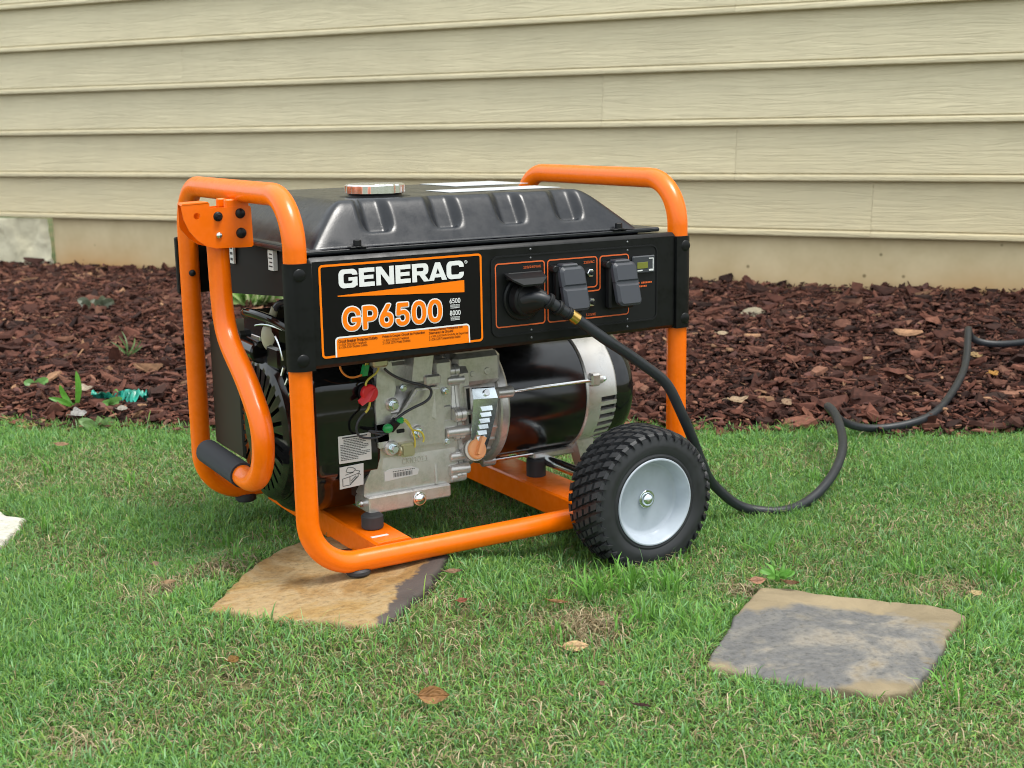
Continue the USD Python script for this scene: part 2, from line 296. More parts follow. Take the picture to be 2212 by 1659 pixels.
def extr(poly, plane, at, depth):
    """A shapely shape extruded: plane 'xz' faces -y at y=at, 'yz' at x=at (towards +x), 'xy' at z=at (towards +z)."""
    ms = []
    for g in getattr(poly, 'geoms', [poly]):
        if g.is_empty or g.geom_type != 'Polygon': continue
        ms.append(trimesh.creation.extrude_polygon(g, depth, engine='earcut'))
    m = cat(*ms); v = np.array(m.vertices)
    if plane == 'xz': v = np.stack([v[:, 0], at - v[:, 2], v[:, 1]], 1)
    elif plane == 'yz': v = np.stack([at + v[:, 2], v[:, 0], v[:, 1]], 1)
    else: v = v + [0, 0, at]
    m = tm(v, m.faces)
    if m.volume < 0: m.invert()
    return m
def bevel_plate(poly, plane, at, depth, c=0.0015):
    """An extrusion whose front edge is bevelled."""
    a = extr(poly, plane, at, depth - c) if plane == 'xz' else extr(poly, plane, at, depth - c)
    layers = [a]
    b = poly.buffer(-c)
    if not b.is_empty: layers.append(extr(b, plane, at - (depth - c)*0 if plane != 'xz' else at, depth))
    return cat(*layers)
def rrect(x0, z0, x1, z1, r):
    return sbox(x0+r, z0+r, x1-r, z1-r).buffer(r, 6)
def loft_polar(secs, cy, cz, n=64, caps=True):
    """secs: (x, radius function of the angle) — a closed body around an axis along x."""
    th = np.arange(n)*2*PI/n; V, F = [], []
    for x, fn in secs:
        for t in th:
            r = fn(t); V.append((x, cy + r*math.cos(t), cz + r*math.sin(t)))
    for i in range(len(secs)-1):
        for j in range(n):
            a0, a1, b0, b1 = i*n+j, i*n+(j+1) % n, (i+1)*n+j, (i+1)*n+(j+1) % n
            F += [(a0, a1, b1), (a0, b1, b0)]
    if caps:
        for i, k in ((0, 0), (len(secs)-1, 1)):
            V.append((secs[i][0], cy, cz)); c = len(V)-1
            for j in range(n):
                a0, a1 = i*n+j, i*n+(j+1) % n; F.append((c, a1, a0) if k == 0 else (c, a0, a1))
    m = tm(V, F)
    if m.volume < 0: m.invert()
    return m
def polar_of(poly, cy, cz):
    ring = poly.exterior
    def fn(t):
        ray = LineString([(cy, cz), (cy + math.cos(t), cz + math.sin(t))]); x = ring.intersection(ray)
        pts = [x] if x.geom_type == 'Point' else list(getattr(x, 'geoms', []))
        return max(math.hypot(q.centroid.x-cy, q.centroid.y-cz) for q in pts) if pts else 0.01
    return fn
_tc = {}
def letters(text, height, bold=False):
    """Lettering as a shapely shape: baseline at y=0, starting at x=0."""
    key = (text, bold)
    if key not in _tc:
        m = meshkit.text_mesh(text, 1.0, depth=0.2, bold=bold); top = m.face_normals[:, 2] > 0.9
        _tc[key] = unary_union([Polygon(t[:, :2]).buffer(1e-4) for t in m.triangles[top]]).simplify(0.004)
    return affinity.scale(_tc[key], height, height, origin=(0, 0))
def fit_text(text, x0, z0, x1, z1, bold=False):
    p = letters(text, 1.0, bold); a = p.bounds
    return affinity.affine_transform(p, [(x1-x0)/(a[2]-a[0]), 0, 0, (z1-z0)/(a[3]-a[1]), x0-a[0]*(x1-x0)/(a[2]-a[0]), z0-a[1]*(z1-z0)/(a[3]-a[1])])

# ------------------------------------------------------------------ prim helpers
used = {}
def numbered(parent, name):
    k = (parent, name); n = used.get(k, -1) + 1; used[k] = n
    return f'{parent}/{name}' if n == 0 else f'{parent}/{name}_{n:03d}'
def say(prim, **kw):
    for k, v in kw.items():
        if v: prim.SetCustomDataByKey(k, v)
def path_of(p):
    return p if isinstance(p, str) else str(p.GetPath())
def obj(name, mesh, material, parent='/World', smooth=35, label=None, category=None, group=None, kind=None, tint=None):
    p = numbered(path_of(parent), name)
    m = usdkit.mesh(stage, p, mesh, MAT[material], smooth=smooth if tint is None else False)
    if tint is not None:
        UsdGeom.PrimvarsAPI(m).CreatePrimvar('tint', Sdf.ValueTypeNames.Color3fArray, 'vertex').Set(Vt.Vec3fArray.FromNumpy(np.asarray(tint, np.float32)))
    say(m.GetPrim(), label=label, category=category, group=group, kind=kind)
    return m.GetPrim()
def thing(name, label, category, loc=(0, 0, 0), group=None):
    x = UsdGeom.Xform.Define(stage, numbered('/World', name)); x.AddTranslateOp().Set(Gf.Vec3d(*map(float, loc)))
    say(x.GetPrim(), label=label, category=category, group=group); return x.GetPrim()

# ------------------------------------------------------------------ the ground
EDGE = np.array([(-2.6, 3.75), (-0.9, 2.25), (-0.16, 1.516), (-0.047, 1.402), (0.053, 1.292), (0.179, 1.175), (0.45, 0.98), (0.75, 0.80), (1.0, 0.64), (1.146, 0.555), (1.162, 0.489), (1.271, 0.386), (1.384, 0.34), (1.455, 0.25), (1.54, 0.20), (1.63, 0.15), (1.72, 0.05), (2.0, -0.30), (2.8, -1.4)])
_el = LineString(EDGE)
def edge_dist(x, y):
    """Distance beyond the mulch edge, positive towards the wall."""
    pts = shapely.points(x, y); d = shapely.distance(_el, pts)
    yy = np.interp(x, EDGE[:, 0], EDGE[:, 1]); return np.where(y > yy, d, -d)
def wall_dist(x, y):
    return -((x - w0[0])*wn[0] + (y - w0[1])*wn[1])
def ground_z(x, y):
    x, y = np.asarray(x, float), np.asarray(y, float)
    P = np.stack([x, y, np.zeros_like(x)], -1)
    base = -0.022 + 0.012*(meshkit.fbm(P*2.3, 3, 3) - 0.5)
    base = base + 0.027*np.exp(-(np.clip(np.hypot(x - 0.04, y - 0.0) - 0.19, 0, None)/0.10)**2)
    e = edge_dist(x, y); w = np.clip(wall_dist(x, y), 0, None)
    s_al = (x - w0[0])*wd[0] + (y - w0[1])*wd[1]
    top = np.interp(s_al, [-3, -2.45, 0.5, 1.7, 3], [0.075, 0.085, 0.13, 0.15, 0.16])
    f = np.clip(e, 0, None)/(np.clip(e, 0, None) + w + 1e-6)
    h = 0.016*np.clip(e/0.08, 0, 1) + (top + 0.002)*np.clip(f, 0, 1)**0.9 + 0.035*np.clip(e/0.2, 0, 1)*(meshkit.fbm(P*3.1, 3, 9) - 0.5)
    return base + np.where(e > 0, h, 0)
def sheet(xs, ys, zfn, keep=None):
    X, Y = np.meshgrid(xs, ys, indexing='ij'); Z = zfn(X.ravel(), Y.ravel()); V = np.stack([X.ravel(), Y.ravel(), Z], 1)
    ny = len(ys); i, j = np.meshgrid(np.arange(len(xs)-1), np.arange(ny-1), indexing='ij'); a = (i*ny+j).ravel()
    Q = np.stack([a, a+ny, a+ny+1, a+1], 1); F = np.vstack([Q[:, [0, 1, 2]], Q[:, [0, 2, 3]]])
    if keep is not None:
        c = V[F].mean(1); F = F[keep(c[:, 0], c[:, 1])]; u_, inv = np.unique(F, return_inverse=True); V, F = V[u_], inv.reshape(F.shape)
    return tm(V, F)
gx = np.r_[-400, -80, -20, -8, np.arange(-4, 5.01, 0.06), 8, 20, 80, 400]; gy = np.r_[-400, -80, -20, -8, np.arange(-4, 6.01, 0.06), 8, 20, 80, 400]
obj('lawn_ground', sheet(gx, gy, lambda x, y: np.where((np.abs(x) < 5) & (np.abs(y) < 7), ground_z(x, y) - 0.004*(edge_dist(x, y) > 0), -0.03)), 'soil', smooth=True, kind='structure')
bed = sheet(np.arange(-2.4, 3.6, 0.04), np.arange(-1.6, 6.4, 0.04), lambda x, y: ground_z(x, y) + 0.003, keep=lambda x, y: (edge_dist(x, y) > 0.0) & (wall_dist(x, y) > -0.10))
obj('mulch_bed_soil', bed, 'mulch_soil', smooth=True, kind='structure')

def in_view(x, y, z=0.0, mx=0.30, my=0.25, far=7.5):
    d = np.stack([x, y, np.broadcast_to(z, np.shape(x))], -1) - EYE
    t = d @ fwd; u = (d @ rgt)/np.maximum(t, 1e-3)/0.39073; v = (d @ up)/np.maximum(t, 1e-3)/0.29305
    return (t > 0.9) & (np.abs(u) < 1+mx) & (v > -1-my) & (t < far)

# ------------------------------------------------------------------ the house wall
house = thing('house_wall', 'beige lap-sided house wall above a painted concrete foundation and dark mulch bed', 'house wall', (0, 0, 0))
REVEAL, ZB = 0.17, 0.303
def board(s0, s1, zb, mi, hgt=None, tilt=0.0180):
    """One lapped board: a bead along its bottom edge, its top tucked under the next board."""
    h = hgt or REVEAL + 0.025
    prof = [(0.0, zb+h), (-0.0, zb+h)]
    # (n, z) from the bottom back edge round the bead and up the face; n negative is towards the viewer
    pr = [(-0.004, zb), (-tilt-0.0035, zb), (-tilt-0.0065, zb+0.0025), (-tilt-0.0075, zb+0.008), (-tilt-0.0065, zb+0.0145), (-tilt-0.0035, zb+0.0185), (-tilt+0.0045, zb+0.0200), (-tilt+0.0040, zb+0.0218), (-tilt-0.0012, zb+0.0235), (-0.0022, zb+h), (0.0, zb+h)]
    n = max(2, int((s1-s0)/0.15)); ss = np.linspace(s0, s1, n+1); V, F = [], []
    rr = random.Random(int(zb*1000)*7 + int(s0*10))
    for s in ss:
        w = 0.0022*(rr.random()-0.5)
        for q in pr: V.append(wallp(s, q[0] + w*(q[1] < zb+0.03), q[1]))
    m = len(pr)
    for i in range(n):
        for j in range(m-1):
            a, b = i*m+j, (i+1)*m+j; F += [(a, b, b+1), (a, b+1, a+1)]
    for j in range(1, m-1): F += [(0, j, j+1), (n*m, n*m+j+1, n*m+j)]
    me = tm(V, F)
    return me
rb = random.Random(4)
seams = {0: [1.2405], 1: [0.812], 2: [0.357], 3: [-1.4], 4: [0.805]}
for k in range(15):
    cuts = [-5.2] + sorted(seams.get(k, [])) + [3.4]
    if k not in seams: cuts = [-5.2, rb.uniform(-2, 2), 3.4]
    for a, b in zip(cuts[:-1], cuts[1:]):
        me = board(a + 0.0004, b - 0.0004, ZB + k*REVEAL, k)
        obj('siding_board', me, 'board_paint_' + 'abc'[(k*2 + (a > -5)) % 3], house, smooth=20)
# foundation behind and below the boards
def wall_slab(s0, s1, z0, z1, n0, n1, c=0.003):
    m = cbox((s0, n0, z0), (s1, n1, z1), c); v = np.array(m.vertices); return tm(w0 + v[:, :1]*wd + v[:, 1:2]*wn + v[:, 2:]*[0, 0, 1], m.faces)
obj('foundation', wall_slab(-2.17, 3.4, -0.2, ZB + 0.06, 0.004, 0.20), 'foundation_paint', house, smooth=False)
obj('sheathing', wall_slab(-5.2, 3.4, ZB + 0.065, ZB + 15*REVEAL, 0.002, 0.20), 'foundation_paint', house, smooth=False)
# rough rendered block at the left end, hacked surface
ns_, nz_ = 150, 46
S_, Z_ = np.meshgrid(np.linspace(-4.2, -2.175, ns_), np.linspace(-0.15, ZB - 0.004, nz_), indexing='ij')
P_ = np.stack([S_*1.0, Z_, np.zeros_like(S_)], -1)
rough = meshkit.fbm(P_*14.0, 4, 21); ridge = np.clip(meshkit.fbm(P_*6.5, 3, 5) - 0.52, 0, 1)*0.25
N_ = -0.004 - 0.020*rough - np.where(ridge > 0, 0.008 + ridge*0.20, 0) + 0.012*np.clip((S_ + 2.21)/0.035, 0, 1)
V_ = w0 + S_.reshape(-1, 1)*wd + N_.reshape(-1, 1)*wn + Z_.reshape(-1, 1)*np.array([0, 0, 1.0])
i_, j_ = np.meshgrid(np.arange(ns_-1), np.arange(nz_-1), indexing='ij'); a_ = (i_*nz_+j_).ravel()
obj('rough_block', (V_, np.stack([a_, a_+nz_, a_+nz_+1, a_+1], 1)), 'rough_block', house, smooth=True)

# ------------------------------------------------------------------ bark mulch
rng = np.random.default_rng(11)
def chips(n, pos, L_, w_, t_, cols, rng, up_tilt=0.27, steep=0.12):
    """n irregular bark flakes: eight-sided tapering slabs, slightly bent. Returns mesh arrays and colours."""
    base = np.array([(-1, 0.0), (-0.75, -0.75), (-0.1, -1), (0.6, -0.8), (1, -0.05), (0.7, 0.75), (0.05, 1), (-0.65, 0.8)])
    k = len(base)
    xy = base[None] + rng.normal(0, 0.16, (n, k, 2)); xy[:, :, 0] *= L_[:, None]/2; xy[:, :, 1] *= w_[:, None]/2
    bend = rng.normal(0, 0.25, n)[:, None]*(xy[:, :, 0]**2)/(L_[:, None]/2)
    cup = rng.normal(0, 0.3, n)[:, None]*(xy[:, :, 1]**2)/(w_[:, None]/2)
    zt = bend + cup + t_[:, None]/2*(1 + rng.normal(0, 0.25, (n, k))); zb = bend + cup - t_[:, None]/2
    top = np.concatenate([xy*0.9, zt[..., None]], -1); bot = np.concatenate([xy, zb[..., None]], -1)
    V = np.concatenate([top, bot], 1)
    rz = rng.uniform(0, 2*PI, n); tilt = np.where(rng.random(n) < steep, rng.uniform(0.6, 1.4, n), np.abs(rng.normal(0, up_tilt, n))); ta = rng.uniform(0, 2*PI, n); roll = rng.normal(0, 0.35, n)
    def rot(ax, ang):
        c, s = np.cos(ang), np.sin(ang); o, z = np.ones(n), np.zeros(n)
        R = {'z': [[c, -s, z], [s, c, z], [z, z, o]], 'y': [[c, z, s], [z, o, z], [-s, z, c]], 'x': [[o, z, z], [z, c, -s], [z, s, c]]}[ax]
        return np.array([[np.broadcast_to(e, n) for e in r] for r in R]).transpose(2, 0, 1)
    R = rot('z', rz) @ rot('y', tilt*np.cos(ta)) @ rot('x', roll + tilt*np.sin(ta)*0.6)
    V = np.einsum('nij,nkj->nki', R, V) + pos[:, None]
    F = [(0, i, i+1) for i in range(1, k-1)] + [(k, k+i+1, k+i) for i in range(1, k-1)]
    for i in range(k):
        j = (i+1) % k; F += [(i, k+i, k+j), (i, k+j, j)]
    F = np.array(F)[None] + (np.arange(n)*2*k)[:, None, None]
    return V.reshape(-1, 3), F.reshape(-1, 3), np.repeat(cols, 2*k, 0)
def scatter(n, lo, hi, ok, rng):
    out = np.zeros((0, 2))
    while len(out) < n:
        p = rng.uniform(lo, hi, (n*3, 2)); out = np.vstack([out, p[ok(p[:, 0], p[:, 1])]])
    return out[:n]
inbed = lambda x, y: (edge_dist(x, y) > -0.03 + 0.07*(meshkit.fbm(np.stack([x*9, y*9, 0*x], -1), 2, 77) - 0.42)) & (wall_dist(x, y) > -0.005) & in_view(x, y, 0.08, 0.35, 0.5)
N_CH = 72000
p2 = scatter(N_CH, (-1.6, -1.2), (3.2, 5.6), inbed, rng)
Lc = np.clip(rng.lognormal(math.log(0.0172), 0.60, N_CH), 0.006, 0.080); wc = Lc*np.clip(rng.normal(0.33, 0.16, N_CH), 0.06, 0.8); tc_ = np.clip(wc*rng.uniform(0.15, 0.35, N_CH), 0.0015, 0.009)
pal = np.array([(0.064, 0.026, 0.019), (0.095, 0.040, 0.029), (0.040, 0.017, 0.013), (0.125, 0.058, 0.042), (0.024, 0.011, 0.009), (0.165, 0.090, 0.065), (0.090, 0.044, 0.040), (0.25, 0.16, 0.10)])
ci = rng.choice(len(pal), N_CH, p=[0.22, 0.19, 0.18, 0.13, 0.14, 0.05, 0.07, 0.02]); cc = pal[ci]*rng.uniform(0.62, 1.18, (N_CH, 1))*np.array([1.08, 0.93, 0.82])
edge_f = np.exp(-np.clip(edge_dist(p2[:, 0], p2[:, 1]), 0, 9)/0.10)[:, None]*0.5
cc = cc*(1-edge_f) + edge_f*cc*1.9
zc = ground_z(p2[:, 0], p2[:, 1]) + rng.uniform(0.003, 0.024, N_CH)
v_, f_, t_ = chips(N_CH, np.c_[p2, zc], Lc, wc, tc_, cc, rng)
obj('bark_mulch', (v_, f_), 'bark', kind='stuff', label='dark reddish brown bark mulch chips along the house foundation', tint=t_)

# ------------------------------------------------------------------ stepping stones
ST1 = [(-0.153, -0.011), (-0.121, 0.036), (-0.084, 0.083), (0.005, 0.163), (0.091, 0.204), (0.177, 0.174), (0.225, 0.1), (0.225, 0.003), (0.167, -0.073), (0.088, -0.146), (0.033, -0.181), (-0.0, -0.185), (-0.038, -0.142), (-0.087, -0.093), (-0.123, -0.051)]
ST2 = [(0.572, -0.315), (0.603, -0.34), (0.653, -0.41), (0.703, -0.476), (0.74, -0.526), (0.734, -0.554), (0.656, -0.591), (0.56, -0.645), (0.484, -0.677), (0.447, -0.668), (0.411, -0.621), (0.383, -0.579), (0.355, -0.525), (0.328, -0.485), (0.412, -0.422), (0.488, -0.371)]
ST3 = [(-0.267, 0.683), (-0.293, 0.611), (-0.318, 0.565), (-0.36, 0.50), (-0.47, 0.46), (-0.60, 0.52), (-0.66, 0.66), (-0.60, 0.80), (-0.47, 0.86), (-0.36, 0.81), (-0.295, 0.755)]
def flagstone(poly, top, seed, slope=(0, 0)):
    P = Polygon(poly); P = P.buffer(0.006).buffer(-0.006)
    x0, y0, x1, y1 = P.bounds; st = 0.008; xs = np.arange(x0-st, x1+2*st, st); ys = np.arange(y0-st, y1+2*st, st)
    # rings from the outline inwards
    ring = np.array(LineString(P.exterior.coords).segmentize(0.012).coords)[:-1]
    V, F = [], []; cx, cy = P.centroid.x, P.centroid.y; n = len(ring)
    jit = 0.009*(meshkit.fbm(np.c_[ring*30, np.full(n, seed)], 3, seed) - 0.5)*2
    rad = ring - [cx, cy]; rl = np.linalg.norm(rad, axis=1, keepdims=True); ring = ring + rad/rl*jit[:, None]
    sh = [(1.0, -0.06), (1.0, -0.006), (0.985, -0.0015), (0.96, 0.0), (0.9, 0), (0.82, 0), (0.72, 0), (0.6, 0), (0.47, 0), (0.33, 0), (0.18, 0), (0.02, 0)]
    for f, dz in sh:
        q = np.array([cx, cy]) + (ring - [cx, cy])*f
        z = top + dz + ((0.008*(meshkit.fbm(np.c_[q*11, np.full(n, seed)], 4, seed+1) - 0.5) + 0.0035*np.clip((meshkit.fbm(np.c_[q*6, np.full(n, seed+3.0)], 3, seed+2) - 0.5)*14, -0.5, 0.5)) if dz > -0.05 else 0) + (q - [cx, cy]) @ np.array(slope)
        V.append(np.c_[q, z])
    V = np.vstack(V)
    for i in range(len(sh)-1):
        for j in range(n):
            a0, a1, b0, b1 = i*n+j, i*n+(j+1) % n, (i+1)*n+j, (i+1)*n+(j+1) % n; F += [(a0, a1, b1), (a0, b1, b0)]
    V = np.vstack([V, [cx, cy, V[-n:, 2].mean()]]); F += [((len(sh)-1)*n + j, (len(sh)-1)*n + (j+1) % n, len(V)-1) for j in range(n)]
    m = tm(V, F)
    return m
obj('stepping_stone', flagstone(ST1, 0.0150, 3), 'tan_flagstone', label='tan flagstone with a dark flaked corner under the front foot of the generator', category='stepping stone', smooth=40)
obj('stepping_stone', flagstone(ST2, -0.010, 8), 'grey_flagstone', label='grey and buff flagstone lying alone in the lawn at lower right', category='stepping stone', smooth=40)
obj('stepping_stone', flagstone(ST3, -0.014, 13), 'pale_flagstone', label='pale cream flagstone cut off by the left edge of the picture', category='stepping stone', smooth=40)

# ------------------------------------------------------------------ lawn grass
def blades(n, pos, h, w, lean, rng, cols, tipcols):
    """n bent tapering blades, each two quads and a tip."""
    az = rng.uniform(0, 2*PI, n); fa = az + PI/2 + rng.normal(0, 0.5, n); dirv = np.c_[np.cos(az), np.sin(az)]; side = np.c_[np.cos(fa), np.sin(fa)]
    V = np.zeros((n, 7, 3)); C = np.zeros((n, 7, 3))
    for lv, (t, wf) in enumerate(((0.0, 0.8), (0.45, 1.0), (0.8, 0.62))):
        ang = lean*(0.25 + 0.75*t); r = h*t*np.sin(ang); z = h*t*np.cos(ang)
        cxy = pos[:, :2] + dirv*r[:, None]
        for k, sg in enumerate((-1, 1)):
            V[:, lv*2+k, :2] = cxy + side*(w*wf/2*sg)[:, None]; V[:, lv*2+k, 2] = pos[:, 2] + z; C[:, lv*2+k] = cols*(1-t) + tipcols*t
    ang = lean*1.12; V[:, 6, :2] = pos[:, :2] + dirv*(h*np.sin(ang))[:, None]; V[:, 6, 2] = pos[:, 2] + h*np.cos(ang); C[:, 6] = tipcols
    V[:, :, 2] = np.maximum(V[:, :, 2], pos[:, None, 2] - 0.002)
    F = np.array([(0, 1, 3), (0, 3, 2), (2, 3, 5), (2, 5, 4), (4, 5, 6)])[None] + (np.arange(n)*7)[:, None, None]
    return V.reshape(-1, 3), F.reshape(-1, 3), C.reshape(-1, 3)
stones = unary_union([Polygon(s).buffer(0.004) for s in (ST1, ST2, ST3)])
shapely.prepare(stones)
BARE = [(0.30, -0.285, 0.075, 0.95), (0.12, -0.19, 0.07, 0.45), (-0.17, 0.14, 0.05, 0.8), (-0.08, 0.16, 0.06, 0.75), (0.80, -0.44, 0.07, 0.6), (-0.2, -0.19, 0.05, 0.5), (0.95, -0.2, 0.12, 0.5), (-0.38, -0.28, 0.06, 0.6), (0.02, -0.28, 0.06, 0.35), (0.17, -0.12, 0.06, 0.45), (0.56, -0.30, 0.04, 0.6)]
def cover(x, y):
    P = np.stack([x, y, np.zeros_like(x)], -1); c = np.clip((meshkit.fbm(P*4.2, 3, 31) - 0.22)*2.8, 0.42, 1)
    for bx, by, br, a in BARE: c = c*(1 - a*np.exp(-((x-bx)**2 + (y-by)**2)/br**2))
    return c
lawn = lambda x, y: (edge_dist(x, y) < 0.012) & in_view(x, y, 0.0, 0.35, 0.30, 4.2)
rg = np.random.default_rng(5)
NB = 700000
pp = scatter(NB, (-1.7, -1.7), (2.9, 2.9), lambda x, y: lawn(x, y), rg)
cv = cover(pp[:, 0], pp[:, 1]); keep = (rg.random(len(pp)) < cv)
ins = shapely.contains_xy(stones, pp[:, 0], pp[:, 1]); keep &= ~ins
# fewer blades where the picture shows them small
dist = np.linalg.norm(np.c_[pp, np.zeros(len(pp))] - EYE, axis=1)
pp, cv = pp[keep], cv[keep]; nb = len(pp)
Pn = np.c_[pp, np.zeros(nb)]
hn = meshkit.fbm(Pn*5.5, 3, 41); h = np.clip(0.0170*(0.42 + 1.15*hn)*rg.lognormal(0, 0.28, nb), 0.009, 0.055)
near_edge = np.exp(-np.abs(edge_dist(pp[:, 0], pp[:, 1]))/0.05); h *= 1 + 0.35*near_edge
w = rg.uniform(0.0009, 0.0020, nb)*rg.choice([0.8, 1.0, 1.35], nb); lean = np.clip(np.abs(rg.normal(0.88, 0.45, nb)), 0.02, 1.5)
gcol = np.array([(0.112, 0.275, 0.052), (0.150, 0.312, 0.072), (0.084, 0.225, 0.058), (0.145, 0.315, 0.130), (0.190, 0.325, 0.062), (0.30, 0.25, 0.14), (0.20, 0.22, 0.09)])
tn = meshkit.fbm(Pn*2.6, 3, 51)
pr = np.array([0.26, 0.23, 0.15, 0.23, 0.08, 0.015, 0.035]); gi = rg.choice(7, nb, p=pr)
dry = rg.random(nb) < 0.5*np.clip(0.80-cv, 0, 1); gi[dry] = rg.choice([5, 6], dry.sum())
h[gi >= 5] *= 0.72; lean[gi >= 5] = np.clip(lean[gi >= 5] + 0.35, 0, 1.5)
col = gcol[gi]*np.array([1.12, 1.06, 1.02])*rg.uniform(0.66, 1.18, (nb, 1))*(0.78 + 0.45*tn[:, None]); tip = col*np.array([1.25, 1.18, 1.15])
pos = np.c_[pp, ground_z(pp[:, 0], pp[:, 1])]
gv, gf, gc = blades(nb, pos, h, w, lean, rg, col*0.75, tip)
# coarser tufts of brighter grass
tv = []; tuft_spots = [(0.345, -0.215, 26, 1.15), (0.37, -0.19, 20, 1.0), (0.415, -0.215, 24, 1.0), (0.44, -0.16, 18, 0.9), (0.28, -0.20, 12, 0.9), (0.46, -0.245, 24, 0.95), (0.36, -0.33, 22, 0.95), (0.40, -0.37, 16, 0.8), (0.22, -0.30, 14, 0.8), (0.53, -0.17, 12, 0.8), (0.90, -0.47, 22, 0.9), (0.82, -0.38, 18, 0.8), (0.70, -0.20, 16, 0.8), (0.62, -0.28, 10, 0.7), (0.05, 0.28, 16, 0.8), (-0.02, 0.30, 12, 0.7)]
for q in range(36):
    a = rg.uniform((-0.9, -1.0), (1.6, 1.2))
    if lawn(np.array([a[0]]), np.array([a[1]]))[0] and not stones.contains(Point(a)): tuft_spots.append((a[0], a[1], int(rg.integers(6, 16)), float(rg.uniform(0.55, 0.95))))
for (x, y, n, sc) in tuft_spots:
    q = np.c_[rg.normal(x, 0.012, n), rg.normal(y, 0.012, n)]; q = np.c_[q, ground_z(q[:, 0], q[:, 1])]
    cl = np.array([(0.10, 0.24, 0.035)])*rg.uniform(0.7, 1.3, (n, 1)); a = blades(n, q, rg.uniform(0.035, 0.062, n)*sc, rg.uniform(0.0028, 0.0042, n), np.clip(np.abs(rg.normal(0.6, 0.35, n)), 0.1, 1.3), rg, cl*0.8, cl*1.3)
    o = len(gv); gv = np.vstack([gv, a[0]]); gf = np.vstack([gf, a[1] + o]); gc = np.vstack([gc, a[2]])
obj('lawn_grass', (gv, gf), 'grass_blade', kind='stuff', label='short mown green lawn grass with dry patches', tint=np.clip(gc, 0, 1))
# dry thatch lying between the blades
NT = 60000
pt = scatter(NT, (-1.7, -1.7), (2.9, 2.9), lambda x, y: lawn(x, y), rg); ins = shapely.contains_xy(stones, pt[:, 0], pt[:, 1]); pt = pt[~ins]; pt = pt[rg.random(len(pt)) < 0.30 + 0.9*(0.9 - cover(pt[:, 0], pt[:, 1]))]; nt = len(pt)
pb = np.vstack([np.c_[rg.normal(bx, br*0.55, int(9000*br*a)), rg.normal(by, br*0.45, int(9000*br*a))] for bx, by, br, a in BARE if a > 0.55]); pb = pb[~shapely.contains_xy(stones, pb[:, 0], pb[:, 1])]; pt = np.vstack([pt, pb]); nt = len(pt)
th = np.clip(rg.lognormal(math.log(0.016), 0.4, nt), 0.006, 0.045); scol = np.array([(0.30, 0.24, 0.14), (0.22, 0.17, 0.09), (0.40, 0.33, 0.21), (0.14, 0.10, 0.05)])[rg.integers(0, 4, nt)]*rg.uniform(0.7, 1.2, (nt, 1))
pz = np.c_[pt, ground_z(pt[:, 0], pt[:, 1]) + rg.uniform(0.001, 0.009, nt)]
sv, sf, sc_ = blades(nt, pz, th, rg.uniform(0.0008, 0.0016, nt), rg.uniform(1.25, 1.55, nt), rg, scol, scol)
obj('dry_thatch', (sv, sf), 'straw', kind='stuff', label='dry straw thatch lying between the blades of the lawn', tint=sc_)

# ------------------------------------------------------------------ the generator
L, D, H, HB, TR = 0.6623, 0.4798, 0.5703, 0.036, 0.0164
gen = thing('portable_generator', 'orange and black wheeled portable generator with tubular frame standing on the lawn', 'generator')
def part(name, mesh, material, parent=gen, smooth=35, label=None):
    return obj(name, mesh, material, parent, smooth=smooth, label=label)

def many(fn, name, ms, *a):
    for m_ in ms: fn(name, m_, *a)

# tubular frame: two bent halves meeting in the middle of the bottom rails
def half(x, xm):
    P = fillet([(L/2 + (xm - 0.51), D, HB), (x, D, HB), (x, D, H), (x, 0, H), (x, 0, HB), (xm, 0, HB)], 0.074, 12)
    return sweep(P, TR, 28)
part('frame_tube', half(0.0, 0.51), 'orange_paint', smooth=60)
part('frame_tube', half(L, 0.5105), 'orange_paint', smooth=60)
# cross channels the engine sits on
def channel(x0, x1, zt, zb):
    poly = Polygon([(x0, zb), (x0, zt-0.003), (x0+0.003, zt), (x1-0.003, zt), (x1, zt-0.003), (x1, zb), (x1-0.003, zb), (x1-0.003, zt-0.003), (x0+0.003, zt-0.003), (x0+0.003, zb)])
    return extr(poly, 'xz', D - 0.013, D - 0.026)
part('cross_channel', channel(0.112, 0.171, 0.052, 0.012), 'orange_paint', smooth=False)
part('cross_channel', channel(0.472, 0.545, 0.054, 0.014), 'orange_paint', smooth=False)
rw = random.Random(6)
for x0, x1 in ((0.116, 0.167), (0.476, 0.541)):
    for y_ in (0.0155, D - 0.0155):
        wp = [(x0 + (x1-x0)*k/14, y_ + rw.uniform(-0.0008, 0.0008), 0.0515 + rw.uniform(-0.0007, 0.0007)) for k in range(15)]
        part('weld_bead', sweep(np.array(wp), np.array([0.0022 + 0.0007*(k % 2) for k in range(15)]), 8), 'orange_paint')
part('channel_label', cbox((0.118, 0.040, 0.0522), (0.146, 0.047, 0.0528), 0.0002), 'sticker_white', smooth=False)
for x, y in ((0.075, 0.0), (0.075, D)):
    part('rubber_foot', cat(cyl((x, y, 0.0158 if y < 0.1 else 0.012), (x, y, 0.026), 0.0185, 24, 0.003)), 'rubber')
part('foot_bracket', cbox((0.108, 0.09, 0.006), (0.165, 0.15, 0.0135), 0.002), 'black_paint')
part('foot_bracket', cbox((0.06, 0.052, 0.006), (0.112, 0.11, 0.020), 0.003), 'black_paint')
for x, y, zt in ((0.141, 0.088, 0.074), (0.141, 0.39, 0.074), (0.510, 0.20, 0.085), (0.510, 0.36, 0.085)):
    part('engine_mount', cyl((x, y, 0.0525), (x, y, zt), 0.0172, 28, 0.002), 'rubber')

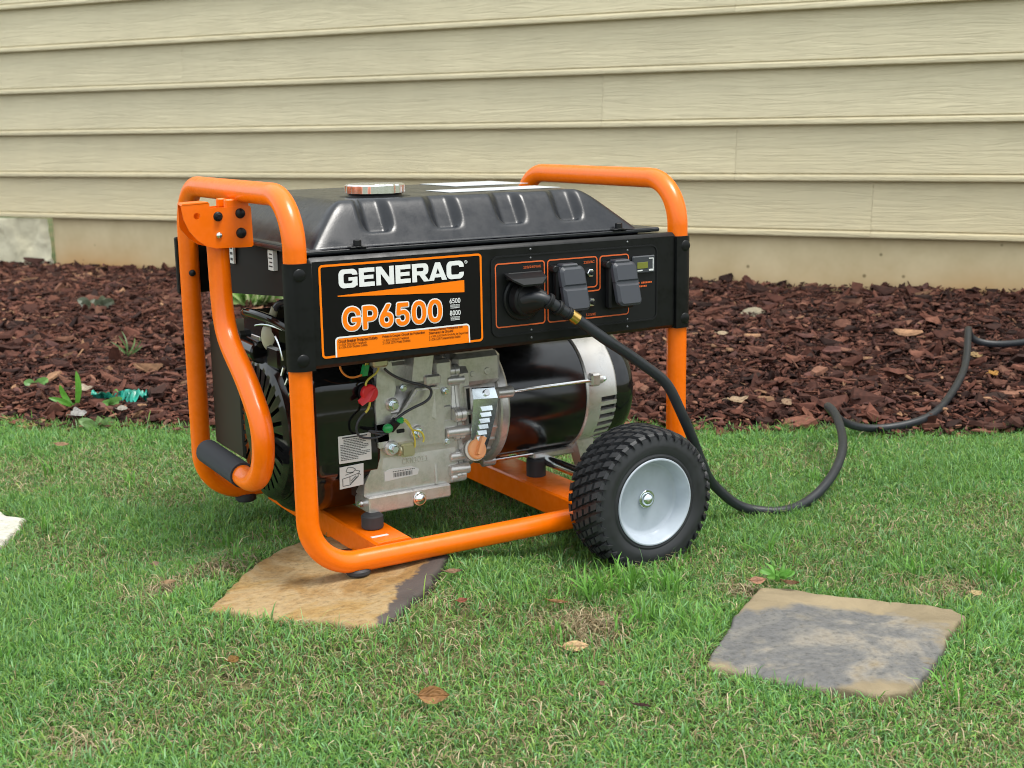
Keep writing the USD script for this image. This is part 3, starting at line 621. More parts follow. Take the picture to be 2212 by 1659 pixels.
# handle bracket and fold-down handle at the left end
HX, HY = -0.038, 0.2095
cheek = Polygon([(-0.0960, 0.553), (-0.055, 0.555), (-0.055, 0.5475), (0.006, 0.5485), (0.008, 0.5465), (0.009, 0.4905), (0.006, 0.4885), (-0.048, 0.4895), (-0.062, 0.4935), (-0.075, 0.5030), (-0.086, 0.5165), (-0.0930, 0.533)]).buffer(0.0006)
hole = Point(-0.074, 0.5375).buffer(0.0048)
cheek = cheek.difference(hole)
brk = part('handle_bracket', cat(extr(cheek, 'xz', 0.1905, 0.003), extr(cheek.intersection(sbox(-0.0885, 0, 1, 1)), 'xz', 0.232, 0.003),
    hull([(-0.0962, 0.1875, 0.5530), (-0.056, 0.1875, 0.5548), (-0.056, 0.1875, 0.5572), (-0.0950, 0.1875, 0.5558), (-0.0885, 0.232, 0.5532), (-0.056, 0.232, 0.5548), (-0.056, 0.232, 0.5572), (-0.0880, 0.232, 0.5558)])), 'orange_paint', smooth=25)
many(part, 'weld_tab', (cbox((-0.030, 0.188, 0.546), (0.006, 0.198, 0.560), 0.002), cbox((-0.030, 0.224, 0.546), (0.006, 0.233, 0.560), 0.002)), 'orange_paint', brk)
for (x, z, mt, r) in ((-0.0425, 0.5355, 'black_plastic', 0.0072), (-0.0085, 0.5385, 'black_plastic', 0.0076), (-0.0085, 0.5095, 'black_plastic', 0.0080), (-0.0425, 0.5078, 'zinc', 0.0050)):
    part('bracket_bolt', dome((x, 0.1876, z), (0, -1, 0), r, r*0.85) if mt == 'zinc' or x > -0.02 else cat(dome((x, 0.1876, z), (0, -1, 0), r, r*0.5), cyl((x, 0.1876, z), (x, 0.181, z), r*0.62, 6, 0.0006)), mt, brk)
hp = spline([(HX, y, z) for y, z in [(0.2105, 0.535), (0.2105, 0.4858), (0.2095, 0.4517), (0.2060, 0.4057), (0.1917, 0.3608), (0.157, 0.3292), (0.121, 0.3037), (0.0917, 0.2773), (0.0697, 0.2517), (0.0604, 0.2226), (0.0668, 0.1880), (0.0900, 0.1600), (0.125, 0.1478), (0.160, 0.1478), (0.25, 0.1498), (0.31, 0.1508)]], 8)
hd = part('lift_handle', sweep(hp, TR, 26), 'orange_paint', smooth=60)
part('handle_grip', sweep(fillet([(HX, 0.158, 0.1480), (HX, 0.3214, 0.1509)], 0.01), 0.0196, 26), 'foam_grip', hd)
# the far end of the grip closes with a rounded stop
part('grip_stop', dome((HX, 0.3213, 0.1509), (0, 1, 0), 0.0194, 0.006), 'foam_grip', hd)
part('post_stud', dome((-0.001, D-0.0160, 0.4248), (-0.1, -1, 0), 0.0058, 0.006), 'black_plastic')

# fuel tank: folded flange, sloped sides, four pockets along the front
TX0, TX1, TY0, TY1, TZ0, TZ1 = 0.016, 0.606, -0.006, 0.470, 0.4945, 0.5590
def tank_top():
    xs = np.unique(np.r_[np.linspace(TX0, TX1, 260)]); ys = np.unique(np.r_[np.linspace(TY0, 0.12, 110), np.linspace(0.12, TY1, 44)])
    def z(x, y):
        def ramp(d, lo, run):
            t = np.clip((d - lo)/run, 0, 1); return t
        d = y - TY0; sh = np.zeros_like(x)
        for cx in (0.1365, 0.2495, 0.3615, 0.4655):      # pockets pressed into the front slope
            du = np.abs(x - cx)/0.0205; e = np.clip((1.45 - du)/0.95, 0, 1); lo = np.clip((d - 0.0175)/0.016, 0, 1); hi = np.clip((0.092 - d)/0.030, 0, 1)
            sh = sh + 0.0125*e*e*(3 - 2*e)*lo*lo*(3 - 2*lo)*hi*hi*(3 - 2*hi)
        lx = ramp(x - TX0, 0.010, 0.066); rx = ramp(TX1 - x, 0.020, 0.092); fy = ramp(d - sh, 0.009, 0.046); by = ramp(TY1 - y, 0.012, 0.05)
        k = 0.105                              # smooth minimum of the four slopes and the flat top
        s = np.stack([lx*1.12, rx*1.12, fy*1.12, by*1.12, np.full_like(x, 1.06)], 0); r = -k*np.log(np.exp(-s/k).sum(0)); r0 = -k*np.log(4*math.exp(-1.12/k) + math.exp(-1.06/k))
        zz = TZ0 + (TZ1 - TZ0)*np.clip((r + 0.02)/(r0 + 0.02), 0, 1)
        return zz
    return sheet(xs, ys, lambda x, y: z(x, y))
tk = tank_top()
tank = part('fuel_tank', tk, 'tank_steel', smooth=True)
part('tank_flange', cbox((TX0-0.006, TY0-0.0005, TZ0-0.006), (TX1+0.016, TY1+0.006, TZ0+0.0008), 0.002), 'tank_steel', tank)
low = hull([(0.026, 0.02, 0.489), (0.60, 0.02, 0.489), (0.026, 0.45, 0.489), (0.60, 0.45, 0.489), (0.020, 0.05, 0.425), (0.58, 0.05, 0.425), (0.020, 0.43, 0.395), (0.58, 0.43, 0.395)])
plain('under_tank', (0.007, 0.0055, 0.0045), 0.6, spec=0.15)
part('tank_bottom', low, 'under_tank', tank, smooth=False)
for x, y in ((0.093, -0.003), (0.543, -0.003)):
    part('tank_bolt', cat(hexbolt((x, y, TZ0+0.0015), (0, 0, 1), 0.0058, 0.010), cbox((x-0.013, y-0.006, TZ0+0.0004), (x+0.013, y+0.007, TZ0+0.0026), 0.0008)), 'black_plastic', tank)
CX, CY = 0.176, 0.110
part('cap_recess', lathe([(-0.002, 0.057), (0.0012, 0.053), (0.0012, 0.041), (0.008, 0.038), (0.008, 1e-4)], 'z', (CX, CY, TZ1-0.0010), 48), 'black_plastic', tank)
nn = 160; aa = np.arange(nn)*2*PI/nn; V, F = [], []
for zz_, r0, am in ((0.006, 0.0415, 0), (0.0075, 0.0445, 0.0008), (0.0185, 0.0445, 0.0008), (0.0205, 0.0425, 0.0004), (0.0212, 0.036, 0), (0.0200, 0.030, 0), (0.0204, 0.001, 0)):
    zz_ -= 0.002
    for a in aa: V.append((CX + (r0 + am*math.cos(18*a))*math.cos(a), CY + (r0 + am*math.cos(18*a))*math.sin(a), TZ1 + zz_))
for i in range(6):
    for j in range(nn):
        a0, a1, b0, b1 = i*nn+j, i*nn+(j+1) % nn, (i+1)*nn+j, (i+1)*nn+(j+1) % nn; F += [(a0, a1, b1), (a0, b1, b0)]
part('fuel_cap', tm(V, F), 'chrome', tank, smooth=30, label='round chrome screw cap')
plain('tank_label', (0.42, 0.44, 0.45), 0.5, spec=0.3)
part('top_label', cbox((0.300, 0.105, TZ1+0.0004), (0.505, 0.185, TZ1+0.0010), 0.0002), 'tank_label', tank, smooth=False)
part('top_label', cbox((0.400, 0.270, TZ1+0.0004), (0.545, 0.400, TZ1+0.0010), 0.0002), 'tank_label', tank, smooth=False)
# plates on the left end below the tank
part('end_label', cbox((0.0175, 0.305, 0.452), (0.0215, 0.322, 0.485), 0.0003), 'sticker_white', tank, smooth=False)
part('end_label', cbox((0.0165, 0.128, 0.456), (0.0235, 0.149, 0.486), 0.0003), 'sticker_white', tank, smooth=False)
for k in range(4): part('label_print', cbox((0.0163, 0.131, 0.461+k*0.006), (0.0168, 0.146-0.003*(k % 2), 0.463+k*0.006), 0.0001), 'ink', tank, smooth=False)
for k in range(3): part('label_print', cbox((0.0171, 0.308, 0.457+k*0.009), (0.0176, 0.319, 0.461+k*0.009), 0.0001), 'ink', tank, smooth=False)

part('rear_panel', cat(cbox((-0.0185, D + 0.008, 0.388), (0.681, D + 0.019, 0.484), 0.002)), 'black_paint')
# control panel: folded black sheet between the front posts
YF = -0.0150
panel = part('control_panel', cat(cbox((0.0125, YF, 0.3305), (0.6500, 0.008, 0.4860), 0.0055), cbox((0.0225, 0.004, 0.470), (0.6400, 0.05, 0.4838), 0.002), cbox((0.0225, 0.004, 0.331), (0.6400, 0.03, 0.336), 0.002)), 'black_paint', smooth=40)
def wrap(x, s):     # end bracket curled round a post
    rr_ = TR + 0.0032; th = np.linspace(PI, 2*PI, 15); arc = [(x + rr_*math.cos(t), rr_*math.sin(t)) for t in th]
    inner = [(x + (TR+0.0004)*math.cos(t), (TR+0.0004)*math.sin(t)) for t in th[::-1]]
    P = Polygon(arc + inner).buffer(0)
    x1 = x + s*0.0165; P2 = sbox(min(x+s*0.002, x+s*0.0130), YF-0.0012, max(x+s*0.002, x+s*0.0130), YF+0.002).buffer(0.0006)
    P = unary_union([P, P2, sbox(min(x+s*0.0, x+s*0.016), -rr_, max(x+s*0.0, x+s*0.016), YF+0.001)])
    P = P if P.geom_type == 'Polygon' else max(P.geoms, key=lambda g: g.area)
    a = extr(P.buffer(0), 'xy', 0.3300, 0.1495)
    return a
for x, s in ((0.0, 1), (L, -1)):
    br = part('end_bracket', wrap(x, s), 'black_paint', panel, smooth=30)
    for z in (0.4640, 0.3455):
        part('bracket_rivet', dome((x - s*0.002, -TR-0.0026, z), (0, -1, 0), 0.0092, 0.0028), 'black_paint', panel)

decal_y = YF - 0.0003
def print_on(name, poly, material, lift, th=0.0004, parent=None, label=None, plane_y=None):
    y = (YF if plane_y is None else plane_y) - lift
    return part(name, extr(poly, 'xz', y, th), material, parent or panel, smooth=False, label=label)
print_on('decal_ground', rrect(0.0272, 0.3447, 0.2858, 0.4757, 0.006), 'black_decal', 0.0001, 0.0003)
print_on('decal_border', rrect(0.0272, 0.3447, 0.2858, 0.4757, 0.006).difference(rrect(0.0303, 0.3478, 0.2827, 0.4726, 0.0032)), 'orange_print', 0.0005)
# wide squared lettering drawn stroke by stroke
def wide_letters():
    st = 0.27; out = []
    def stroke(pts, w=st, cap='flat', join='mitre'): return LineString(pts).buffer(w/2, cap_style=cap, join_style=join)
    def ring(w_, h_=1.0, r=0.30, ew=0.30):
        o = rrect(0, 0, w_, h_, r); i = rrect(ew, 0.24, w_-ew, h_-0.24, 0.10); return o.difference(i)
    w_ = 1.14
    C = ring(w_).difference(sbox(w_-0.34, 0.36, w_+1, 0.64))
    G = ring(w_).difference(sbox(w_-0.34, 0.54, w_+1, 0.655)).union(sbox(0.60, 0.38, w_-0.02, 0.56)).difference(sbox(w_-0.34, 0.56, w_+1, 0.68)); G = G.union(sbox(w_-0.30, 0.10, w_, 0.56).buffer(0))
    E = unary_union([sbox(0, 0, 0.30, 1), sbox(0, 0, 0.95, 0.235), sbox(0, 0.765, 0.95, 1), sbox(0, 0.395, 0.88, 0.605)])
    N = unary_union([sbox(0, 0, 0.29, 1), sbox(0.82, 0, 1.11, 1), Polygon([(0, 1), (0.34, 1), (1.11, 0), (0.77, 0)])])
    R = unary_union([sbox(0, 0, 0.30, 1), rrect(0.0, 0.37, 1.04, 1.0, 0.24).difference(rrect(0.28, 0.58, 0.74, 0.78, 0.08)), sbox(0, 0.9, 0.3, 1), Polygon([(0.42, 0.42), (0.76, 0.42), (1.10, 0), (0.74, 0)])])
    A = unary_union([Polygon([(0, 0), (0.33, 0), (0.72, 1), (0.44, 1)]), Polygon([(1.19, 0), (0.86, 0), (0.47, 1), (0.75, 1)]), sbox(0.24, 0.17, 0.95, 0.36)])
    x = 0.0
    for g, adv in ((G, 1.14), (E, 0.95), (N, 1.11), (E, 0.95), (R, 1.08), (A, 1.19), (C, 1.14)):
        out.append(affinity.translate(g, x, 0)); x += adv + (0.10 if g is not R and g is not A else -0.02)
    return unary_union(out), x - 0.10
wl, wlen = wide_letters()
sx = (0.2555-0.0567)/wlen
print_on('brand_lettering', affinity.affine_transform(wl, [sx, 0, 0, 0.0262, 0.0567, 0.4412]), 'white_print', 0.0006)
reg = Point(0.2593, 0.4648).buffer(0.0024, 8).difference(Point(0.2593, 0.4648).buffer(0.0018, 8)).union(fit_text('R', 0.2585, 0.4637, 0.2603, 0.4660))
print_on('registered_mark', reg, 'white_print', 0.0006)
print_on('brand_stripe', Polygon([(0.0545, 0.4313), (0.2556, 0.4384), (0.2556, 0.4206), (0.0545, 0.4300)]), 'orange_print', 0.0006)
gp = fit_text('GP6500', 0.0608, 0.3808, 0.2172, 0.4136, bold=True)
gp = gp.buffer(0.0004)
print_on('model_outline', gp.buffer(0.0016, 4), 'white_print', 0.0006, 0.0003)
print_on('model_lettering', gp, 'orange_print', 0.0010, 0.0003)
wt = [fit_text('6500', 0.2306, 0.4055, 0.2484, 0.4128, True), fit_text('8000', 0.2306, 0.3877, 0.2484, 0.3950, True)]
for zb in (0.4035, 0.3857):
    for k, s in enumerate(('RUNNING WATTS', 'WATTS EN MARCHE', 'VATIOS NOMINALES')):
        wt.append(fit_text(s if zb > 0.39 else ('STARTING WATTS', 'WATTS DEMARRAGE', 'VATIOS ARRANQUE')[k], 0.2318, zb - 0.0021*k - 0.0012, 0.2472, zb - 0.0021*k + 0.0002, True))
print_on('rating_text', unary_union(wt), 'white_print', 0.0006)
obx = sbox(0.0474, 0.3449, 0.2632, 0.3660).union(rrect(0.0474, 0.354, 0.2632, 0.3735, 0.006))
obi = sbox(0.0496, 0.3449, 0.2612, 0.3650).union(rrect(0.0496, 0.354, 0.2612, 0.3713, 0.0045))
print_on('info_outline', obx.difference(obi), 'white_print', 0.0010)
print_on('info_box', obi, 'orange_print', 0.0008)
tx = []
for x, ws, lines in ((0.0525, (0.0600, 0.0430, 0.0440), ('Circuit Breaker Protected Outlets', '1 x 30A 120/240V Twistlock', '2 x 20A 120V Duplex Outlets')), (0.1205, (0.0680, 0.0420, 0.0440), ('Prises à Coupe-Circuit de Protection', '1 x 30A 120/240V Twistlock', '2 x 20A 120V Prises Doubles')), (0.1950, (0.0560, 0.0400, 0.0650, 0.0520), ('Tomacorrientes Protegidos con', 'Interruptor de Circuito', '1 x 30A 120/240V Enchufe de Seguridad', '2 x 20A 120V Tomacorrientes Dobles'))):
    z = 0.3655 if len(lines) == 3 else 0.3680
    for k, (s, w_) in enumerate(zip(lines, ws)):
        big = k == 0 or (len(lines) == 4 and k == 1); hh = 0.0036 if big else 0.0030
        tx.append(fit_text(s, x, z - 0.0008, x + w_, z + hh, big)); z -= 0.0046 if big else 0.0041
for t_i in tx: print_on('info_text', t_i, 'brown_print', 0.00125, 0.0002)

plain('dull_screw', (0.16, 0.165, 0.17), 0.4, metallic=0.8)
# outlet plate
rim = rrect(0.3010, 0.3480, 0.6095, 0.4695, 0.012)
part('outlet_plate', cat(extr(rim.difference(rim.buffer(-0.0022)), 'xz', YF-0.0001, 0.0020), extr(rim.buffer(-0.002), 'xz', YF-0.0001, 0.0006)), 'black_plastic', panel, smooth=False)
py = YF - 0.0007
def outline(pts, r=0.005, w=0.0019, close=True):
    ring = LineString(pts + ([pts[0]] if close else []))
    if close: P = Polygon(pts); P = P.buffer(-r).buffer(2*r).buffer(-r) if r else P; return P.buffer(w/2).difference(P.buffer(-w/2))
    P3 = fillet([(a, b, 0) for a, b in pts], r, 6); return LineString(P3[:, :2]).buffer(w/2, cap_style='flat')
print_on('outlet_outline', outline([(0.309, 0.3622), (0.3952, 0.3622), (0.3952, 0.4575), (0.309, 0.4575)]), 'dark_orange_print', 0.0001, plane_y=py)
print_on('outlet_outline', unary_union([outline([(0.462, 0.3622), (0.401, 0.3622), (0.401, 0.4575), (0.4921, 0.4575), (0.4921, 0.4107), (0.462, 0.4107)], close=False)]), 'dark_orange_print', 0.0001, plane_y=py)
print_on('outlet_outline', outline([(0.462, 0.3622), (0.5527, 0.3622), (0.5527, 0.4573), (0.4980, 0.4573), (0.4980, 0.4045), (0.462, 0.4045)], close=False), 'dark_orange_print', 0.0001, plane_y=py)
print_on('outlet_text', unary_union([fit_text('120/240VAC', 0.3578, 0.4475, 0.3892, 0.4518), fit_text('120VAC', 0.4675, 0.4478, 0.4872, 0.4518), fit_text('120VAC', 0.4715, 0.3655, 0.4895, 0.3695),
    fit_text('FULL WRENCH', 0.5625, 0.4085, 0.5985, 0.4118), fit_text('SERVICE', 0.5625, 0.4022, 0.590, 0.4055)][:3] + [sbox(0.5625 + k*0.0031, 0.4085, 0.5647 + k*0.0031, 0.4112) for k in range(12) if k != 4] + [sbox(0.5645 + k*0.0031, 0.4030, 0.5667 + k*0.0031, 0.4056) for k in range(8)]), 'dark_orange_print', 0.0001, plane_y=py)
for x in (0.371, 0.551):
    for z in (0.4765, 0.4635, 0.3535, 0.3415):
        part('panel_screw', dome((x, YF-0.0004, z), (0, -1, 0), 0.0019, 0.0014, 10), 'dull_screw', panel)
# duplex outlet covers, hinged at the top and standing off at the bottom
def cover_flap(x0, x1):
    zt, zb = 0.4505, 0.3815; m = 0.0
    def sec(z, y, xa, xb, th): return [(xa, y, z), (xb, y, z), (xa, y-th, z), (xb, y-th, z)]
    R0 = rrect(x0, zb, x1, zt-0.003, 0.0085); body = []
    for half_ in (sbox(x0-1, 0.4175, x1+1, 1), sbox(x0-1, 0, x1+1, 0.4161)):
        Q = R0.intersection(half_); pts = [(a, 0.0, b) for a, b in Q.exterior.coords] + [(a, -0.0075, b) for a, b in Q.exterior.coords] + [(a, -0.0118, b) for a, b in Q.buffer(-0.0040).exterior.coords]
        body.append(hull(pts))
    body.append(hull([(a, y, b) for a, b in R0.buffer(-0.001).exterior.coords for y in (-0.001, -0.0088)])); h1 = cat(*body); v = np.array(h1.vertices); v[:, 1] += -0.0245 - 0.020*(zt - v[:, 2])/(zt - zb); h1 = tm(v, h1.faces)
    h2 = hull([(x0+0.004, -0.026, zt-0.010), (x1-0.004, -0.026, zt-0.010), (x0+0.004, -0.034, zt-0.010), (x1-0.004, -0.034, zt-0.010), (x0+0.008, -0.026, zt-0.002), (x1-0.012, -0.026, zt-0.002), (x0+0.008, -0.031, zt-0.002), (x1-0.012, -0.031, zt-0.002)])
    hinge = cat(cbox((x0+0.006, -0.034, zt-0.008), (x1-0.010, -0.0155, zt+0.001), 0.002))
    back = cbox((x0-0.002, -0.030, 0.374), (x1+0.002, YF-0.0005, zt-0.004), 0.003)
    ear = cat(cyl((x0-0.003, -0.0155, zt-0.006), (x0-0.003, -0.030, zt-0.006), 0.0055, 16, 0.001), )
    return cat(h1, h2, hinge), cat(back, ear)
for x0, x1 in ((0.411, 0.456), (0.509, 0.5535)):
    a, b = cover_flap(x0, x1); cvp = part('outlet_cover', a, 'grey_cover_plastic', panel, smooth=25); part('outlet_box', b, 'black_plastic', panel, smooth=25)
# raised twist-lock cover over the plug
part('twist_lock_cover', cat(hull([(0.322, -0.018, 0.4405), (0.389, -0.018, 0.4405), (0.322, -0.018, 0.4435), (0.389, -0.018, 0.4435), (0.318, -0.050, 0.4345), (0.378, -0.050, 0.4345), (0.318, -0.050, 0.4375), (0.378, -0.050, 0.4375)]),
    hull([(0.318, -0.050, 0.4345), (0.378, -0.050, 0.4345), (0.318, -0.050, 0.4375), (0.378, -0.050, 0.4375), (0.330, -0.062, 0.4270), (0.362, -0.062, 0.4270), (0.330, -0.063, 0.4300), (0.362, -0.063, 0.4300)]),
    cbox((0.326, -0.024, 0.432), (0.388, YF, 0.4435), 0.002), cyl((0.355, YF, 0.404), (0.355, -0.021, 0.404), 0.034, 32, 0.002)), 'black_plastic', panel, smooth=30)
for x, z in ((0.3905, 0.4300), (0.4784, 0.4330), (0.4801, 0.3870)):
    b = part('breaker_nut', cyl((x, YF, z), (x, YF-0.006, z), 0.0068, 6, 0.001), 'chrome', panel); part('breaker_button', cyl((x, YF-0.006, z), (x, YF-0.011, z), 0.0036, 14, 0.0006), 'black_plastic', panel)
part('hour_meter', cbox((0.5590, YF-0.0040, 0.4255), (0.6030, YF, 0.4530), 0.0015), 'dark_grey_plastic', panel)
part('meter_screen', cbox((0.5675, YF-0.0046, 0.4330), (0.5885, YF-0.0039, 0.4430), 0.0002), 'lcd', panel, smooth=False)
part('meter_print', cat(extr(unary_union([sbox(0.5905, 0.4478, 0.5995, 0.4490), sbox(0.5982, 0.4290, 0.5995, 0.4490), sbox(0.5905, 0.4285, 0.5995, 0.4312), sbox(0.568, 0.4290, 0.578, 0.4308)]), 'xz', YF-0.0039, 0.0006)), 'white_print', panel, smooth=False)

# ---- engine
AY, AZ = 0.24, 0.197
eng = part('engine_block', cat(
    cbox((0.166, 0.108, 0.135), (0.300, 0.34, 0.228), 0.006), cbox((0.166, 0.128, 0.215), (0.300, 0.34, 0.300), 0.006),
    hull([(0.188, 0.110, 0.224), (0.240, 0.110, 0.224), (0.188, 0.131, 0.268), (0.240, 0.131, 0.268), (0.188, 0.14, 0.224), (0.240, 0.14, 0.224), (0.24, 0.14, 0.268), (0.188, 0.14, 0.268)]), cbox((0.268, 0.110, 0.215), (0.300, 0.15, 0.297), 0.004),
    lathe([(0.1680, 0.090), (0.1680, 0.1345), (0.1705, 0.1370), (0.1820, 0.1370), (0.1850, 0.1340), (0.1850, 0.090)], 'x', (0, 0.24, 0.197), 80),
    extr(Polygon([(0.136, 0.097), (0.300, 0.097), (0.300, 0.20), (0.172, 0.20), (0.166, 0.165), (0.150, 0.140), (0.138, 0.118)]).buffer(-0.003).buffer(0.003), 'xz', 0.33, 0.225),
    hull([(0.172, 0.104, 0.10), (0.298, 0.104, 0.10), (0.172, 0.104, 0.15), (0.298, 0.104, 0.15), (0.15, 0.112, 0.098), (0.298, 0.112, 0.098), (0.17, 0.112, 0.19), (0.298, 0.112, 0.19)])), 'cast_aluminium', smooth=25)
def blk(name, mesh, m='cast_aluminium', smooth=25, label=None): return part(name, mesh, m, eng, smooth=smooth, label=label)
blk('front_cover_plate', cat(bevel_plate(Polygon([(0.232, 0.2560), (0.270, 0.2545), (0.277, 0.222), (0.277, 0.166), (0.205, 0.1695), (0.178, 0.185), (0.178, 0.205), (0.205, 0.222)]).buffer(0.003), 'xz', 0.109, 0.009, 0.003)))
blk('cast_rib', hull([(0.246, 0.108, 0.258), (0.262, 0.108, 0.250), (0.262, 0.097, 0.206), (0.240, 0.108, 0.225), (0.262, 0.100, 0.255)]))
many(blk, 'cast_boss', (cyl((0.182, 0.112, 0.172), (0.182, 0.092, 0.172), 0.012, 24, 0.002), cyl((0.228, 0.112, 0.190), (0.228, 0.094, 0.190), 0.012, 24, 0.002), cyl((0.186, 0.112, 0.240), (0.186, 0.094, 0.240), 0.011, 24, 0.002)))
blk('shroud_flange', extr(Polygon([(0.163, 0.175), (0.178, 0.175), (0.182, 0.23), (0.192, 0.265), (0.186, 0.305), (0.166, 0.310), (0.160, 0.24)]).buffer(0.002), 'xz', 0.110, 0.012))
blk('mounting_foot', cat(cbox((0.140, 0.094, 0.0715), (0.218, 0.150, 0.0990), 0.0025), cbox((0.216, 0.094, 0.0775), (0.284, 0.150, 0.0990), 0.0025), cbox((0.140, 0.33, 0.0715), (0.284, 0.385, 0.099), 0.0025), cbox((0.150, 0.14, 0.085), (0.284, 0.35, 0.102), 0.003)))
blk('drain_bolt', cat(dome((0.2265, 0.0935, 0.0835), (0, -1, 0), 0.0100, 0.007), cyl((0.2265, 0.094, 0.0835), (0.2265, 0.0915, 0.0835), 0.0112, 24, 0.0006)), 'chrome')
blk('foot_nut', hexbolt((0.154, 0.116, 0.0985), (0, 0, 1), 0.0065, 0.0105), 'zinc')
blk('foot_stud', cat(dome((0.139, 0.118, 0.0845), (-1, -0.3, 0), 0.0055, 0.008), cyl((0.141, 0.118, 0.0845), (0.132, 0.1165, 0.0845), 0.005, 6)), 'chrome')
for p in ((0.186, 0.094, 0.240), (0.182, 0.092, 0.172), (0.228, 0.094, 0.190)):
    blk('block_bolt', hexbolt(p, (0, -1, 0), 0.0062, 0.010), 'zinc')
blk('side_clip', bevel_plate(rrect(0.158, 0.182, 0.180, 0.212, 0.003), 'xz', 0.104, 0.006, 0.001), 'dark_grey_plastic')
blk('intake_post', cat(hull([(0.222, 0.10, 0.270), (0.256, 0.10, 0.270), (0.222, 0.15, 0.270), (0.256, 0.15, 0.270), (0.232, 0.10, 0.335), (0.266, 0.10, 0.335), (0.232, 0.16, 0.335), (0.266, 0.16, 0.335)]), cbox((0.243, 0.095, 0.262), (0.272, 0.12, 0.279), 0.003)))
blk('rocker_block', cbox((0.19, 0.16, 0.295), (0.30, 0.34, 0.350), 0.006), 'dark_void')
blk('oil_sensor', cat(bevel_plate(rrect(0.1935, 0.1565, 0.2175, 0.1785, 0.004), 'xz', 0.100, 0.016, 0.003), cyl((0.190, 0.092, 0.168), (0.196, 0.092, 0.168), 0.009, 16, 0.002)), 'brass_zinc')
bl = bevel_plate(Polygon([(0.1725, 0.1185), (0.1725, 0.1325), (0.1800, 0.1352), (0.2190, 0.1345), (0.2310, 0.1285), (0.2285, 0.1215)]).buffer(0.001), 'xz', 0.1042, 0.0012, 0.0004)
blk('barcode_label', bl, 'sticker_white', smooth=False)
bars = [sbox(0.1870 + k*0.00165, 0.1222, 0.1870 + k*0.00165 + (0.0005, 0.0011, 0.0008)[k*7 % 3], 0.1290) for k in range(20)]
bars += [sbox(0.186 + k*0.003, 0.1307, 0.188 + k*0.003, 0.1320) for k in range(13)]
blk('barcode_print', extr(unary_union(bars), 'xz', 0.1031, 0.0003), 'ink', smooth=False)
blk('cast_number', extr(fit_text('CKN1011', 0.203, 0.1405, 0.248, 0.1500).difference(Point(0, 0).buffer(0.001)), 'xz', 0.1060, 0.0028), smooth=False)

for x in (0.204, 0.232, 0.262):
    blk('lower_rib', hull([(x-0.0022, 0.104, 0.100), (x+0.0022, 0.104, 0.100), (x-0.0022, 0.104, 0.133), (x+0.0022, 0.104, 0.133), (x-0.0015, 0.1005, 0.100), (x+0.0015, 0.1005, 0.100), (x-0.0015, 0.1035, 0.131), (x+0.0015, 0.1035, 0.131)])) if x > 0.25 else None
blk('parting_line', cbox((0.180, 0.1065, 0.1580), (0.296, 0.1085, 0.1592), 0.0004))
for (x, z) in ((0.284, 0.248), (0.284, 0.166), (0.210, 0.262)):
    blk('cover_bolt', cat(cyl((x, 0.109, z), (x, 0.104, z), 0.0062, 20, 0.0008), cyl((x, 0.104, z), (x, 0.0995, z), 0.0042, 6, 0.0006)), 'zinc')
for k in range(6):
    blk('cooling_fin', cbox((0.176, 0.118 + 0.001*k, 0.302 + 0.0052*k), (0.222, 0.20, 0.3042 + 0.0052*k), 0.0006))
# crankcase seam flanges with their bolt bosses
def flange_profile(g):
    base = unary_union([Polygon([(0.108, 0.098), (0.35, 0.098), (0.36, 0.20), (0.34, 0.305), (0.15, 0.305), (0.118, 0.27), (0.108, 0.2)])] + [Point(y, z).buffer(r) for y, z, r in ((0.103, 0.208, 0.012), (0.110, 0.140, 0.0105), (0.108, 0.108, 0.0115), (0.122, 0.276, 0.011), (0.106, 0.175, 0.009))])
    return base.buffer(-0.004).buffer(0.004 + g)
blk('crankcase_flange', cat(extr(flange_profile(0), 'yz', 0.2975, 0.0075), extr(flange_profile(-0.002), 'yz', 0.295, 0.0125), extr(flange_profile(-0.0003), 'yz', 0.3062, 0.0080)))
blk('seam_groove', extr(flange_profile(-0.0015), 'yz', 0.3048, 0.0016), 'dark_void')
blk('long_boss', cat(cyl((0.281, 0.1035, 0.1805), (0.332, 0.1035, 0.1805), 0.0088, 20, 0.002), cyl((0.332, 0.1035, 0.1805), (0.339, 0.1035, 0.1805), 0.0055, 6)))
many(blk, 'short_boss', (cyl((0.288, 0.106, 0.1395), (0.318, 0.106, 0.1395), 0.0078, 18, 0.0015), cyl((0.286, 0.104, 0.118), (0.322, 0.104, 0.118), 0.0092, 18, 0.0015), cyl((0.288, 0.105, 0.105), (0.312, 0.105, 0.105), 0.0075, 18, 0.0015), cyl((0.29, 0.116, 0.262), (0.322, 0.116, 0.262), 0.009, 18, 0.0015)))
blk('sump_bolt', dome((0.322, 0.122, 0.101), (1, -0.4, 0), 0.0050, 0.006), 'chrome')
adp = part('alternator_adapter', cat(lathe([(0.312, 0.112), (0.325, 0.109), (0.345, 0.1035), (0.398, 0.1035), (0.400, 0.001)], 'x', (0, AY, AZ), 72),
    cbox((0.312, 0.125, 0.246), (0.400, 0.34, 0.300), 0.008), hull([(0.312, 0.109, 0.215), (0.330, 0.109, 0.215), (0.312, 0.109, 0.272), (0.330, 0.112, 0.272), (0.312, 0.14, 0.29), (0.335, 0.14, 0.29), (0.312, 0.14, 0.2), (0.335, 0.14, 0.2)]),
    lathe([(0.398, 0.1000), (0.400, 0.1095), (0.403, 0.1115), (0.414, 0.1115), (0.418, 0.1090), (0.418, 0.10)], 'x', (0, AY, AZ), 72)), 'cast_aluminium', smooth=30)
